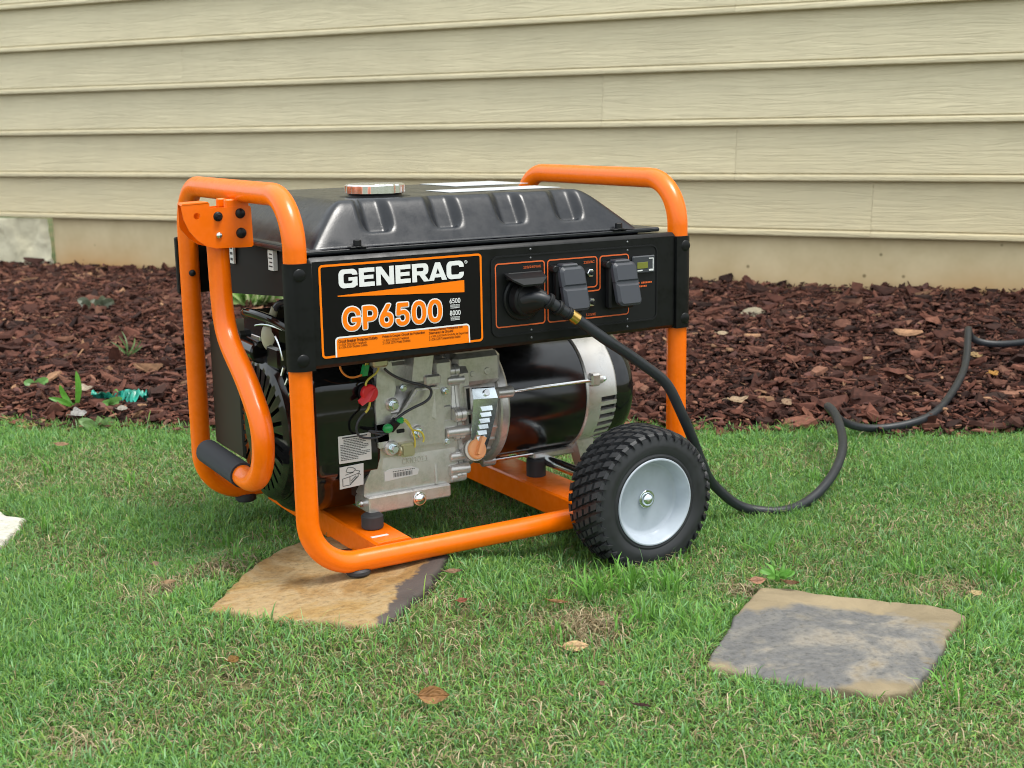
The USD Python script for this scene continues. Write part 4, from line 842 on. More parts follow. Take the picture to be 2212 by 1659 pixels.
part('raised_rib', cat(hull([(0.318, 0.112, 0.252), (0.330, 0.112, 0.252), (0.318, 0.104, 0.250), (0.328, 0.105, 0.250), (0.322, 0.112, 0.185), (0.332, 0.112, 0.185), (0.322, 0.104, 0.187), (0.330, 0.105, 0.187)])), 'cast_aluminium', adp)
part('rib_slot', hull([(0.3205, 0.1035, 0.248), (0.3255, 0.1035, 0.248), (0.3245, 0.1035, 0.190), (0.3285, 0.1035, 0.190), (0.3205, 0.1055, 0.248), (0.3255, 0.1055, 0.248), (0.3245, 0.1055, 0.190), (0.3285, 0.1055, 0.190)]), 'dark_void', adp)
many(part, 'cast_plug', (cyl((0.345, 0.126, 0.266), (0.345, 0.1235, 0.266), 0.0050, 20, 0.0006), cyl((0.372, 0.1265, 0.268), (0.372, 0.1235, 0.268), 0.0060, 20, 0.0006)), 'bell_aluminium', adp)
many(part, 'rod_boss', (cyl((0.392, 0.1335, 0.2265), (0.424, 0.1335, 0.2265), 0.0098, 22, 0.002), cyl((0.398, 0.197, 0.0950), (0.424, 0.197, 0.0950), 0.0085, 22, 0.002), cbox((0.398, 0.134, 0.217), (0.416, 0.16, 0.236), 0.003)), 'cast_aluminium', adp)
part('neck_boss', hull([tuple(np.array([0.327, 0.100, 0.147]) + 0.0165*np.array([math.cos(t), 0.3*math.sin(t), math.sin(t)])) for t in np.linspace(0, 2*PI, 20)] + [tuple(np.array([0.330, 0.165, 0.112]) + 0.022*np.array([math.cos(t), 0.0, math.sin(t)])) for t in np.linspace(0, 2*PI, 20)]), 'cast_aluminium', adp)
for k in range(5):
    a = math.radians(196 + 13*k); c0 = np.array([0, math.cos(a), math.sin(a)]); t0 = np.array([0, -math.sin(a), math.cos(a)])
    part('adapter_rib', hull([tuple(np.array([x, AY, AZ]) + c0*r + t0*w) for x in (0.348, 0.397) for r in (0.100, 0.1062) for w in (-0.0016, 0.0016)]), 'cast_aluminium', adp)
# oil filler cap
od = np.array([0.05, -0.93, 0.30]); od /= np.linalg.norm(od); oc = np.array([0.3285, 0.0915, 0.1490])
part('cap_gasket', cyl(oc - od*0.004, oc + od*0.001, 0.0182, 32, 0.001), 'white_plastic', adp)
tx_ = np.cross(od, [0, 0, 1.0]); tx_ /= np.linalg.norm(tx_); ty_ = np.cross(tx_, od)
wing = hull([oc + od*h_ + (tx_*math.cos(0.9) - ty_*math.sin(0.9))*0 + (-tx_*0.55 + ty_*0.83)*u_ + (-tx_*0.83 - ty_*0.55)*v_ for h_ in (0.007, 0.017) for u_, v_ in ((-0.010, 0.0022), (-0.010, -0.0022), (0.021, 0.0038), (0.021, -0.0038))])
part('oil_filler_cap', cat(cyl(oc + od*0.001, oc + od*0.0085, 0.0162, 28, 0.002), wing), 'tan_plastic', adp, smooth=30, label='tan winged oil filler cap')
# slotted bright guard
gn = np.array([-0.10, -0.985, 0.12]); gpoly = Polygon([(0.326, 0.232), (0.372, 0.229), (0.366, 0.200), (0.3575, 0.172), (0.343, 0.135), (0.327, 0.150), (0.320, 0.170), (0.3235, 0.20)])
gd = part('slotted_guard', cat(extr(gpoly, 'xz', 0.0925, 0.002), hull([(0.326, 0.0905, 0.2305), (0.372, 0.0905, 0.2275), (0.326, 0.0925, 0.2335), (0.372, 0.0925, 0.2305), (0.328, 0.0985, 0.2475), (0.370, 0.0985, 0.2450), (0.328, 0.1005, 0.2490), (0.370, 0.1005, 0.2465)])), 'zinc', adp, smooth=20)
for k, (x, z) in enumerate([(0.3492, 0.2145), (0.3475, 0.2048), (0.3450, 0.1950), (0.3425, 0.1855), (0.3400, 0.1760), (0.3382, 0.1665), (0.3372, 0.1570), (0.3360, 0.1475)]):
    ww = 0.0108 - 0.0006*k
    part('guard_louvre', hull([(x-ww, 0.0905, z+0.0040), (x+ww, 0.0905, z+0.0036), (x-ww*0.9, 0.0868, z-0.0026), (x+ww*0.9, 0.0868, z-0.0030), (x-ww, 0.0905, z-0.0038), (x+ww, 0.0905, z-0.0042)]), 'zinc', adp, smooth=15)
part('guard_screw', cat(cyl((0.352, 0.098, 0.2375), (0.352, 0.0920, 0.2400), 0.0055, 18, 0.0008)), 'chrome', adp)
part('guard_bracket', cbox((0.312, 0.098, 0.205), (0.330, 0.112, 0.213), 0.002), 'cast_aluminium', adp)

# alternator: black can, tie rods, vented end bell, cap
can = part('alternator_can', lathe([(0.416, 0.001), (0.416, 0.1035), (0.4175, 0.1050), (0.574, 0.1050), (0.5755, 0.1035), (0.5755, 0.001)], 'x', (0, AY, AZ), 96), 'can_black', smooth=30)
part('tie_rod', cyl((0.42, 0.1335, 0.2265), (0.590, 0.1335, 0.2265), 0.0031, 14), 'chrome'); part('tie_rod', cyl((0.42, 0.197, 0.0950), (0.572, 0.197, 0.0950), 0.0031, 14), 'chrome')
part('rod_nut', cat(cyl((0.604, 0.1335, 0.2265), (0.611, 0.1335, 0.2265), 0.0052, 6, 0.0008), dome((0.611, 0.1335, 0.2265), (1, 0, 0), 0.0035, 0.004)), 'zinc')
import manifold3d
def man(m):
    m = trimesh.Trimesh(m.vertices, m.faces); m.merge_vertices(); m.update_faces(m.nondegenerate_faces())
    if m.volume < 0: m.invert()
    return manifold3d.Manifold(manifold3d.Mesh(np.asarray(m.vertices, np.float32), np.asarray(m.faces, np.uint32)))
def unman(M):
    q = M.to_mesh(); return trimesh.Trimesh(q.vert_properties[:, :3], q.tri_verts, process=False)
bell = manifold3d.Manifold.revolve(manifold3d.CrossSection([[(0.001, 0.0), (0.1065, 0.0), (0.1090, 0.003), (0.1090, 0.022), (0.1055, 0.062), (0.103, 0.066), (0.001, 0.066)]]), 96)
bm = unman(bell); v = np.array(bm.vertices); bm = tm(np.stack([0.574 + v[:, 2], AY + v[:, 0], AZ + v[:, 1]], 1), bm.faces)
if bm.volume < 0: bm.invert()
cut = None
for k in range(7):
    a = PI + math.radians(3.5 + 8.6*k); b = trimesh.creation.box((0.036, 0.020, 0.0088)); b.apply_translation((0, 0.107, 0)); 
    R_ = trimesh.transformations.rotation_matrix(0, [1, 0, 0]); R_[:3, :3] = np.array([[1, 0, 0], [0, math.cos(a), -math.sin(a)], [0, math.sin(a), math.cos(a)]]); b.apply_transform(R_); b.apply_translation((0.621, AY, AZ))
    c = man(b); cut = c if cut is None else cut + c
bell_m = unman(man(bm) - cut)
bell_p = part('end_bell', bell_m, 'bell_aluminium', smooth=25)
part('vent_void', lathe([(0.590, 0.0985), (0.638, 0.0985)], 'x', (0, AY, AZ), 48), 'dark_void', bell_p)
part('bell_boss', cat(cbox((0.580, 0.126, 0.2165), (0.599, 0.16, 0.2385), 0.003), cyl((0.596, 0.1335, 0.2265), (0.605, 0.1335, 0.2265), 0.0075, 18, 0.001)), 'bell_aluminium', bell_p)
part('bell_foot', cat(extr(Polygon([(0.574, 0.118), (0.612, 0.121), (0.610, 0.075), (0.592, 0.058), (0.588, 0.070)]), 'xz', 0.20, 0.03), cbox((0.50, 0.19, 0.085), (0.600, 0.35, 0.098), 0.003)), 'bell_aluminium', bell_p)
part('end_cap', lathe([(0.638, 0.1035), (0.650, 0.1045), (0.664, 0.1035), (0.676, 0.099), (0.684, 0.090), (0.688, 0.076), (0.688, 0.001)], 'x', (0, AY, AZ), 72), 'gloss_black', smooth=40)

# fan shroud (black, glossy) and recoil starter on the left end
shp = unary_union([Point(AY, AZ).buffer(0.143, 24), sbox(0.104, 0.12, 0.24, 0.30).buffer(0), sbox(0.13, 0.2, 0.37, 0.32)]).buffer(-0.03).buffer(0.03).intersection(sbox(0.102, 0, 1, 1)).buffer(-0.012).buffer(0.012)
secs = []
for x, dlt in ((0.040, -0.040), (0.042, -0.028), (0.047, -0.017), (0.054, -0.009), (0.064, -0.003), (0.075, 0.0), (0.12, 0.0), (0.160, 0.0), (0.166, -0.002), (0.169, -0.008)):
    secs.append((x, polar_of(shp.buffer(dlt) if dlt else shp, AY, AZ)))
shroud = part('fan_shroud', loft_polar(secs, AY, AZ, 110), 'gloss_black', smooth=45)
rc = manifold3d.Manifold.revolve(manifold3d.CrossSection([[(0.001, 0.0), (0.118, 0.0), (0.118, 0.008), (0.112, 0.016), (0.100, 0.021), (0.055, 0.024), (0.045, 0.030), (0.001, 0.031)]]), 96)
rm = unman(rc); v = np.array(rm.vertices); rm = tm(np.stack([0.044 - v[:, 2], AY + v[:, 0], AZ + v[:, 1]], 1), rm.faces)
if rm.volume < 0: rm.invert()
cut = None
for k in range(28):
    a = 2*PI*k/28; b = trimesh.creation.box((0.05, 0.034, 0.0068)); b.apply_translation((0, 0.082, 0)); R_ = np.eye(4); R_[:3, :3] = np.array([[1, 0, 0], [0, math.cos(a+0.18), -math.sin(a+0.18)], [0, math.sin(a+0.18), math.cos(a+0.18)]])
    b.apply_transform(R_); b.apply_translation((0.02, AY, AZ)); c = man(b); cut = c if cut is None else cut + c
rec = part('recoil_starter', unman(man(rm) - cut), 'gloss_black', smooth=25)
part('recoil_void', lathe([(0.0335, 0.110), (0.0335, 0.001)], 'x', (0, AY, AZ), 48), 'dark_void', rec)
for k in range(4):      # bright slotted rim piece over the starter
    a = math.radians(118 + 9*k); p = np.array([0.0365, AY + 0.128*math.cos(a), AZ + 0.128*math.sin(a)]); r_ = np.array([0, math.cos(a), math.sin(a)])
    part('rim_slot', sweep([p - r_*0.009, p + r_*0.009], 0.0028, 8), 'zinc', rec)
part('air_cleaner', cat(cbox((0.020, 0.315, 0.128), (0.10, 0.462, 0.342), 0.006)), 'olive_black', smooth=25)
part('carburettor', cat(cbox((0.035, 0.19, 0.325), (0.12, 0.33, 0.375), 0.008), cyl((0.03, 0.235, 0.318), (0.03, 0.300, 0.318), 0.018, 20, 0.003), cbox((0.028, 0.16, 0.300), (0.06, 0.21, 0.335), 0.004), sweep(spline([(0.03, 0.30, 0.372), (0.02, 0.25, 0.380), (0.03, 0.19, 0.376), (0.05, 0.15, 0.36)], 6), 0.007, 12)), 'gloss_black', smooth=30)
part('throttle_lever', cat(cbox((0.024, 0.225, 0.338), (0.027, 0.262, 0.345), 0.001), cyl((0.022, 0.252, 0.318), (0.024, 0.272, 0.318), 0.004, 10)), 'zinc')
fb = trimesh.creation.icosphere(3, 1.0); fb.apply_scale((0.015, 0.020, 0.024)); fb.apply_translation((0.040, 0.215, 0.345))
plain('cream_plastic', (0.34, 0.32, 0.22), 0.45)
part('fuel_filter', cat(fb, cyl((0.040, 0.215, 0.366), (0.045, 0.205, 0.392), 0.006, 14, 0.001)), 'cream_plastic')
part('fuel_hose', sweep(spline([(0.045, 0.205, 0.388), (0.05, 0.19, 0.400), (0.06, 0.17, 0.398), (0.07, 0.16, 0.375)], 6), 0.005, 10), 'black_wire')
part('governor_rod', cat(sweep(spline([(0.03, 0.17, 0.352), (0.03, 0.155, 0.338), (0.032, 0.150, 0.318)], 6), 0.0018, 8), sweep(spline([(0.026, 0.245, 0.36), (0.03, 0.20, 0.366), (0.04, 0.165, 0.362)], 6), 0.0016, 8)), 'zinc')
part('muffler', cbox((0.13, 0.345, 0.20), (0.36, 0.455, 0.37), 0.02), 'olive_black')
# notices on the shroud
lab = part('warning_label', bevel_plate(rrect(0.0955, 0.1575, 0.1500, 0.2005, 0.0012), 'xz', 0.1018, 0.0008, 0.0003), 'sticker_white', shroud, smooth=False)
rl_ = random.Random(3); lines = [sbox(0.102, 0.1965, 0.1435, 0.1985)]
for k in range(13):
    z = 0.1935 - 0.0026*k; x = 0.0985 if k > 2 else 0.104; xe = rl_.uniform(0.126, 0.1475) if k > 2 else 0.141
    while x < xe:
        w_ = rl_.uniform(0.0018, 0.0052); lines.append(sbox(x, z, min(x+w_, xe), z+0.0011)); x += w_ + 0.0007
part('label_text', extr(unary_union(lines), 'xz', 0.1009, 0.0003), 'ink', shroud, smooth=False)
part('notice_label', bevel_plate(Polygon([(0.0950, 0.1175), (0.0960, 0.1520), (0.1360, 0.1535), (0.1345, 0.1195)]), 'xz', 0.1018, 0.0008, 0.0003), 'sticker_white', shroud, smooth=False)
dr = [LineString([(0.100, 0.122), (0.100, 0.1335), (0.112, 0.1355), (0.126, 0.139), (0.126, 0.134), (0.112, 0.1225), (0.100, 0.122)]), LineString([(0.112, 0.1355), (0.112, 0.1225)]), LineString([(0.106, 0.145), (0.109, 0.150), (0.117, 0.1495), (0.122, 0.146), (0.118, 0.142), (0.108, 0.1425), (0.106, 0.145)]), LineString([(0.122, 0.144), (0.129, 0.142), (0.127, 0.139), (0.130, 0.136)]), LineString([(0.105, 0.139), (0.118, 0.1415)]), LineString([(0.114, 0.126), (0.124, 0.134)]), LineString([(0.114, 0.129), (0.122, 0.1355)])]
part('label_drawing', extr(unary_union([l.buffer(0.00045) for l in dr]), 'xz', 0.1009, 0.0003), 'ink', shroud, smooth=False)
sw = np.array([0.1445, 0.098, 0.2645])
part('engine_switch', cat(cyl(sw + [0.006, 0.006, 0.001], sw + [0.012, 0.004, 0.001], 0.017, 20, 0.002), cyl(sw + [0, 0.006, 0], sw + [0.002, -0.004, 0], 0.015, 24, 0.002)), 'black_plastic', shroud)
part('switch_knob', cat(cyl(sw + [0, -0.004, 0], sw + [0, -0.014, 0], 0.0135, 28, 0.002), hull([tuple(sw + np.array(q)) for q in ((-0.004, -0.006, -0.010), (-0.004, -0.018, -0.010), (0.006, -0.006, 0.008), (0.006, -0.018, 0.008), (-0.017, -0.006, -0.014), (-0.015, -0.016, -0.017), (-0.019, -0.008, -0.009))])), 'red_plastic', shroud, smooth=30, label='red round engine switch knob')

# wiring across the engine front
WY = 0.088
def wire(name, pts, r, m, y=WY, ys=None):
    P = [(a, (y if ys is None else ys[i]), b) for i, (a, b) in enumerate(pts)]; return part(name, sweep(spline(P, 7), r, 9), m, smooth=60)
wire('orange_lead', [(0.0975, 0.335), (0.0977, 0.3123), (0.1014, 0.3017), (0.1112, 0.2935), (0.123, 0.2921), (0.1333, 0.2941)], 0.0016, 'orange_wire')
part('green_connector', hull([(0.1325, 0.084, 0.2925), (0.1405, 0.084, 0.2925), (0.1370, 0.084, 0.3085), (0.1445, 0.084, 0.3085), (0.1325, 0.094, 0.2925), (0.1405, 0.094, 0.2925), (0.1370, 0.094, 0.3085), (0.1445, 0.094, 0.3085)]), 'green_plastic', smooth=False)
many(part, 'lead_pair', (cyl((0.139, 0.088, 0.306), (0.145, 0.085, 0.332), 0.0012, 8), cyl((0.142, 0.088, 0.306), (0.149, 0.085, 0.332), 0.0012, 8)), 'yellow_wire')
part('pale_connector', cbox((0.150, 0.082, 0.303), (0.176, 0.098, 0.328), 0.003), 'brass_zinc')
wire('green_yellow_lead', [(0.1625, 0.310), (0.1613, 0.303), (0.1575, 0.2954), (0.1469, 0.2886), (0.1397, 0.2814), (0.1405, 0.2735)], 0.0017, 'yellow_wire')
wire('green_yellow_lead', [(0.1435, 0.258), (0.1444, 0.2503), (0.1414, 0.241), (0.136, 0.2353)], 0.0019, 'yellow_wire')
wire('black_lead', [(0.136, 0.2353), (0.1253, 0.2254), (0.1205, 0.2131), (0.1243, 0.2013), (0.1361, 0.1956), (0.1517, 0.1942), (0.1712, 0.2005)], 0.0019, 'black_wire')
wire('black_lead', [(0.170, 0.2045), (0.155, 0.2035), (0.1400, 0.2065), (0.1537, 0.2005), (0.1712, 0.2015)], 0.0016, 'black_wire', ys=[0.086]*5)
wire('black_lead', [(0.1700, 0.300), (0.1817, 0.2895), (0.2042, 0.2772), (0.2307, 0.2676), (0.2484, 0.2572), (0.2444, 0.2445), (0.2205, 0.2343), (0.1933, 0.223), (0.184, 0.216)], 0.0022, 'black_wire', y=0.086)
gcap = trimesh.creation.icosphere(2, 1.0); gcap.apply_scale((0.0085, 0.007, 0.0075)); gcap.apply_translation((0.1715, 0.085, 0.2065))
part('green_boot', gcap, 'green_plastic'); part('green_connector', cbox((0.186, 0.083, 0.211), (0.1995, 0.093, 0.2205), 0.002), 'green_plastic')
part('black_clamp', cat(sweep([(0.178, 0.092, 0.2035), (0.186, 0.084, 0.2165)], 0.0078, 14), cbox((0.186, 0.082, 0.197), (0.199, 0.086, 0.203), 0.001)), 'black_plastic')
wire('yellow_lead', [(0.1985, 0.2174), (0.2037, 0.2151), (0.2122, 0.2007), (0.217, 0.1835), (0.2165, 0.170)], 0.0014, 'yellow_wire', y=0.085)
wire('yellow_lead', [(0.1985, 0.2150), (0.2060, 0.2075), (0.2139, 0.1988), (0.2246, 0.1957), (0.2316, 0.1865), (0.2300, 0.177)], 0.0014, 'yellow_wire', y=0.083)

# ---- wheels and axle
WX, WZ = 0.528, 0.080
tyre_prof = [(-0.030, 0.066), (-0.0385, 0.0695), (-0.0400, 0.0735), (-0.0385, 0.0765), (-0.0425, 0.084), (-0.0430, 0.093), (-0.0395, 0.1030), (-0.034, 0.1042), (-0.020, 0.1060), (0, 0.1066)]
tyre_prof = tyre_prof + [(-a, r) for a, r in tyre_prof[::-1][1:]]
def make_wheel(yc, sgn):
    wx = UsdGeom.Xform.Define(stage, numbered(str(gen.GetPath()), 'wheel')).GetPrim()
    tyre = lathe(tyre_prof, 'y', n=96)
    lug = []
    nl = 40; rows = [(-0.0325, 0.0115, 0.5, 1), (-0.0165, 0.0120, 0.0, 1), (0.0, 0.0120, 0.5, 1), (0.0165, 0.0120, 0.0, 1), (0.0325, 0.0115, 0.5, 1)]
    for (yc_, wy, ph, sk) in rows:
        for k in range(nl):
            a0 = 2*PI*(k+ph)/nl; da = 2*PI/nl*0.31; pts = []
            for yy, sh_ in ((-wy/2, -0.55*da*sk), (wy/2, 0.55*da*sk)):
                yv = yc_ + yy; drop = 0.0042 if abs(yv) > 0.037 else (0.0010 if abs(yv) > 0.02 else 0)
                for a in (a0 - da + sh_, a0 + da + sh_):
                    for r, q in ((0.1025 - drop, 1.0), (0.1150 - drop, 0.90)):
                        aa_ = a0 + sh_ + (a - a0 - sh_)*q; pts.append((r*math.cos(aa_), yc_ + yy*q, r*math.sin(aa_)))
            lug.append(hull(pts))
    for so in (-1, 1):          # pointed shoulder teeth reaching down the sidewall
        for k in range(nl):
            a0 = 2*PI*(k+0.5)/nl; da = 2*PI/nl*0.34
            lug.append(hull([(r*math.cos(a), so*y_, r*math.sin(a)) for r, a, y_ in ((0.1105, a0-da, 0.0375), (0.1105, a0+da, 0.0375), (0.1075, a0-da*0.8, 0.0425), (0.1075, a0+da*0.8, 0.0425), (0.0985, a0+da*0.55, 0.0440), (0.1005, a0+da*0.1, 0.0425), (0.104, a0, 0.036))]))
    ty = cat(tyre, *lug); ty.apply_translation((WX, yc, WZ))
    tp = obj('tyre', ty, 'tyre_rubber', wx, smooth=32)
    s = sgn
    rimp = [(s*0.0395, 0.0700), (s*0.0412, 0.0690), (s*0.0412, 0.0672), (s*0.0385, 0.0655), (s*0.0360, 0.0645), (s*0.0240, 0.0600), (s*0.0185, 0.0580), (s*0.0160, 0.0545), (s*0.0155, 0.051), (s*0.0155, 0.016), (s*0.0170, 0.013), (s*0.0170, 0.001)]
    back = [(-s*0.0395, 0.070), (-s*0.0395, 0.0655), (-s*0.02, 0.058), (-s*0.02, 0.001)]
    rm_ = cat(lathe(rimp, 'y', (WX, yc, WZ), 72), lathe(back, 'y', (WX, yc, WZ), 48))
    obj('rim', rm_, 'rim_paint', wx, smooth=28)
    obj('axle_bolt', cat(cyl((WX, yc + s*0.017, WZ), (WX, yc + s*0.019, WZ), 0.0145, 28, 0.0005), dome((WX, yc + s*0.019, WZ), (0, s, 0), 0.0110, 0.0085, 24)), 'zinc', wx, smooth=40)
    return wx
make_wheel(-0.0815, -1); make_wheel(D + 0.0815, 1)
part('axle', cyl((WX, -0.085, WZ), (WX, D + 0.085, WZ), 0.0095, 20), 'zinc')
many(part, 'axle_bracket', (cbox((WX-0.02, 0.014, 0.05), (WX+0.02, 0.02, 0.095), 0.002), cbox((WX-0.02, D-0.02, 0.05), (WX+0.02, D-0.014, 0.095), 0.002)), 'orange_paint')

# ------------------------------------------------------------------ extension cord
cord = thing('power_cord', 'thick black rubber cord plugged into the generator and looping over the grass to the mulch', 'power cord')
CP = [(0.342, -0.04, 0.404), (0.365, -0.063, 0.406), (0.387, -0.065, 0.392), (0.417, -0.066, 0.374), (0.462, -0.072, 0.341), (0.507, -0.069, 0.313), (0.553, -0.068, 0.282), (0.59, -0.068, 0.252), (0.61, -0.069, 0.219), (0.626, -0.068, 0.19), (0.645, -0.062, 0.16), (0.67, -0.05, 0.123), (0.698, -0.034, 0.087), (0.727, -0.016, 0.058), (0.753, -0.014, 0.033), (0.794, -0.015, 0.003), (0.827, -0.026, -0.008), (0.865, -0.041, -0.0115), (0.926, -0.037, -0.007), (0.985, -0.021, 0.009), (1.053, 0.014, 0.031), (1.116, 0.065, 0.052), (1.165, 0.123, 0.07), (1.207, 0.184, 0.083), (1.234, 0.227, 0.082), (1.275, 0.257, 0.061), (1.328, 0.277, 0.029), (1.394, 0.274, 0.006), (1.457, 0.254, 0.004), (1.542, 0.241, 0.015), (1.641, 0.271, 0.037), (1.753, 0.329, 0.067), (1.861, 0.404, 0.106), (1.951, 0.478, 0.142), (1.971, 0.484, 0.12), (2.0, 0.464, 0.105), (2.031, 0.433, 0.104), (2.07, 0.388, 0.113), (2.128, 0.335, 0.136), (2.192, 0.281, 0.169)]
cp = spline(CP, 9)
part('cable', sweep(cp, 0.0085, 16), 'cord_rubber', cord, smooth=60)
ax = np.array([0.55, -0.78, -0.08]); ax /= np.linalg.norm(ax)
p0 = np.array([0.352, -0.019, 0.4045])
body = cat(cyl(p0, p0 + [0.002, -0.020, 0], 0.0262, 32, 0.003), hull([tuple(p0 + np.array([0.0, -0.018, 0]) + 0.0235*np.array([math.cos(t), 0, math.sin(t)])) for t in np.linspace(0, 2*PI, 22)] + [tuple(np.array([0.367, -0.0625, 0.4050]) + 0.0118*(np.array([0.55, 0.75, 0.1])*math.cos(t)*0.9 + np.array([0.2, 0, 1])*math.sin(t))) for t in np.linspace(0, 2*PI, 22)]))
part('plug', body, 'black_plastic', cord, smooth=30)
i1 = int(2.0*9); 
def ring_on(i, w_, r_):
    P = cp[i]; T = cp[i+1]-cp[i-1]; T /= np.linalg.norm(T); return cyl(P - T*w_, P + T*w_, r_*0.84, 24, 0.0012)
part('strain_relief', cat(*[ring_on(i, 0.0035, 0.0150 - 0.0012*k) for k, i in enumerate((8, 12, 16))]), 'black_plastic', cord)
dG = np.linalg.norm(cp - np.array([0.417, -0.066, 0.374]), axis=1).argmin()
part('metal_ferrule', ring_on(int(dG), 0.0082, 0.0114), 'gold_ring', cord, label='shiny brass-coloured ring on the cord')

# ------------------------------------------------------------------ fallen leaves and litter
def leaf_mesh(length, width, curl, fold, seed, lobes=0, n=14, m=6):
    r = random.Random(seed); U = np.linspace(0, 1, n); Wv = np.linspace(-1, 1, 2*m+1); V = []
    for u in U:
        wd_ = width/2*math.sin(PI*min(1, max(0, u))**0.85)**0.8 if 0 < u < 1 else 0.0004
        if lobes: wd_ *= 0.55 + 0.45*abs(math.cos(u*PI*lobes))
        for q in Wv:
            V.append(((u-0.5)*length, q*wd_*(1 + 0.05*r.uniform(-1, 1)), curl*(2*(u-0.5))**2*length + fold*abs(q)*wd_ + 0.0006*r.uniform(-1, 1)))
    k = 2*m+1; F = []
    for i in range(n-1):
        for j in range(k-1):
            a, b = i*k+j, (i+1)*k+j; F += [(a, b, b+1), (a, b+1, a+1)]
    st = sweep(np.array([(-0.5*length, 0, curl*length), (-0.62*length, 0.002, curl*length + 0.001), (-0.70*length, 0.004, curl*length*0.7)]), 0.0007, 5)
    vein = sweep(np.array([((u-0.5)*length*0.96, 0, curl*(2*(u-0.5))**2*length + 0.0006) for u in np.linspace(0, 1, 8)]), 0.0005, 4)
    a = tm(V, F); back = a.copy(); back.invert(); back.apply_translation((0, 0, -0.0004))
    return cat(a, back, st, vein)
def lay(mesh, x, y, dz, rz, rx=0.0, ry=0.0):
    m = mesh.copy()
    for a, ax_ in ((rx, [1, 0, 0]), (ry, [0, 1, 0]), (rz, [0, 0, 1])): m.apply_transform(trimesh.transformations.rotation_matrix(a, ax_))
    m.apply_translation((x, y, float(ground_z(np.array([x]), np.array([y]))[0]) + dz)); return m
GRASS_TOP = 0.022
LEAVES = [  # x, y, length, width, curl, fold, rz, rx, colour, label
    (-0.010, -0.400, 0.037, 0.022, 0.08, 0.30, 0.0, 0.85, (0.235, 0.115, 0.040), 'large curled brown leaf with a pale midrib in the foreground grass'),
    (0.230, -0.343, 0.036, 0.017, 0.02, 0.1, 0.1, 0.55, (0.50, 0.33, 0.17), 'flat tan leaf on the bare patch in front of the wheel'),
    (0.276, -0.230, 0.040, 0.015, 0.06, 0.3, -0.3, 0.1, (0.27, 0.14, 0.05), 'narrow brown leaf behind the tan leaf near the wheel'),
    (0.187, -0.088, 0.036, 0.014, 0.08, 0.4, 0.2, 0.3, (0.26, 0.145, 0.08), 'small brown leaf right of the tan flagstone'),
    (0.013, -0.336, 0.018, 0.010, 0.05, 0.2, 1.5, 1.1, (0.42, 0.31, 0.22), 'pale scrap of leaf standing just behind the large curled leaf'),
    (0.177, -0.479, 0.017, 0.010, 0.1, 0.5, 1.2, 0.6, (0.20, 0.11, 0.07), 'little dark brown folded leaf in the middle foreground'),
    (0.128, -0.484, 0.018, 0.010, 0.05, 0.4, 2.0, 0.6, (0.40, 0.25, 0.14), 'little light brown leaf left of the dark folded leaf'),
    (0.183, -0.552, 0.030, 0.008, 0.0, 0.3, -0.35, 0.2, (0.07, 0.028, 0.022), 'thin dark maroon sliver of leaf low in the foreground'),
    (-0.095, 1.158, 0.050, 0.020, 0.10, 0.4, -0.2, 0.3, (0.36, 0.22, 0.12), 'curled tan leaf on the far lawn left of the generator'),
    (-0.154, 0.252, 0.018, 0.012, 0.05, 0.2, 0.8, 0.6, (0.45, 0.30, 0.21), 'pinkish scrap of leaf left of the tan flagstone'),
    (0.141, -0.198, 0.022, 0.014, 0.05, 0.2, 0.6, 0.4, (0.28, 0.09, 0.05), 'reddish bit of leaf in front of the dark corner of the tan flagstone'),
    (0.800, -0.515, 0.026, 0.020, 0.15, 0.3, 0.3, 0.2, (0.55, 0.42, 0.20), 'yellowish curled leaf right of the grey flagstone'),
    (-0.173, 0.110, 0.026, 0.015, 0.05, 0.3, 0.4, 0.3, (0.38, 0.25, 0.13), 'tan leaf half sunk in grass at the left tip of the tan flagstone'),
    (-0.182, -0.188, 0.024, 0.018, 0.1, 0.4, 0.9, 0.5, (0.22, 0.12, 0.03), 'rusty brown crumpled leaf in the left foreground grass'),
    (0.566, -0.318, 0.034, 0.022, 0.10, 0.2, 0.2, 0.4, (0.42, 0.22, 0.13), 'pinkish brown leaf on the far corner of the grey flagstone'),
    (0.600, -0.352, 0.032, 0.016, 0.15, 0.4, -0.3, 0.2, (0.17, 0.08, 0.03), 'dark brown curled leaf along the far edge of the grey flagstone'),
]
for i, (x, y, ln, wd_, cu, fo, rz, rx, c, lb) in enumerate(LEAVES):
    if i > 1: ln, wd_, c = ln*0.72, wd_*0.72, tuple(v*0.75 for v in c)
    m = lay(leaf_mesh(ln, wd_, cu, fo, i), x, y, GRASS_TOP + (0.004 if i in (14, 15) else 0) - (0.012 if i == 1 else 0), rz - YAW, rx)
    rr_ = np.random.default_rng(i); t = np.tile(np.array(c), (len(m.vertices), 1))*rr_.uniform(0.85, 1.15, (len(m.vertices), 1))
    obj('fallen_leaf', m, 'dead_leaf', label=lb, category='leaf', tint=t)
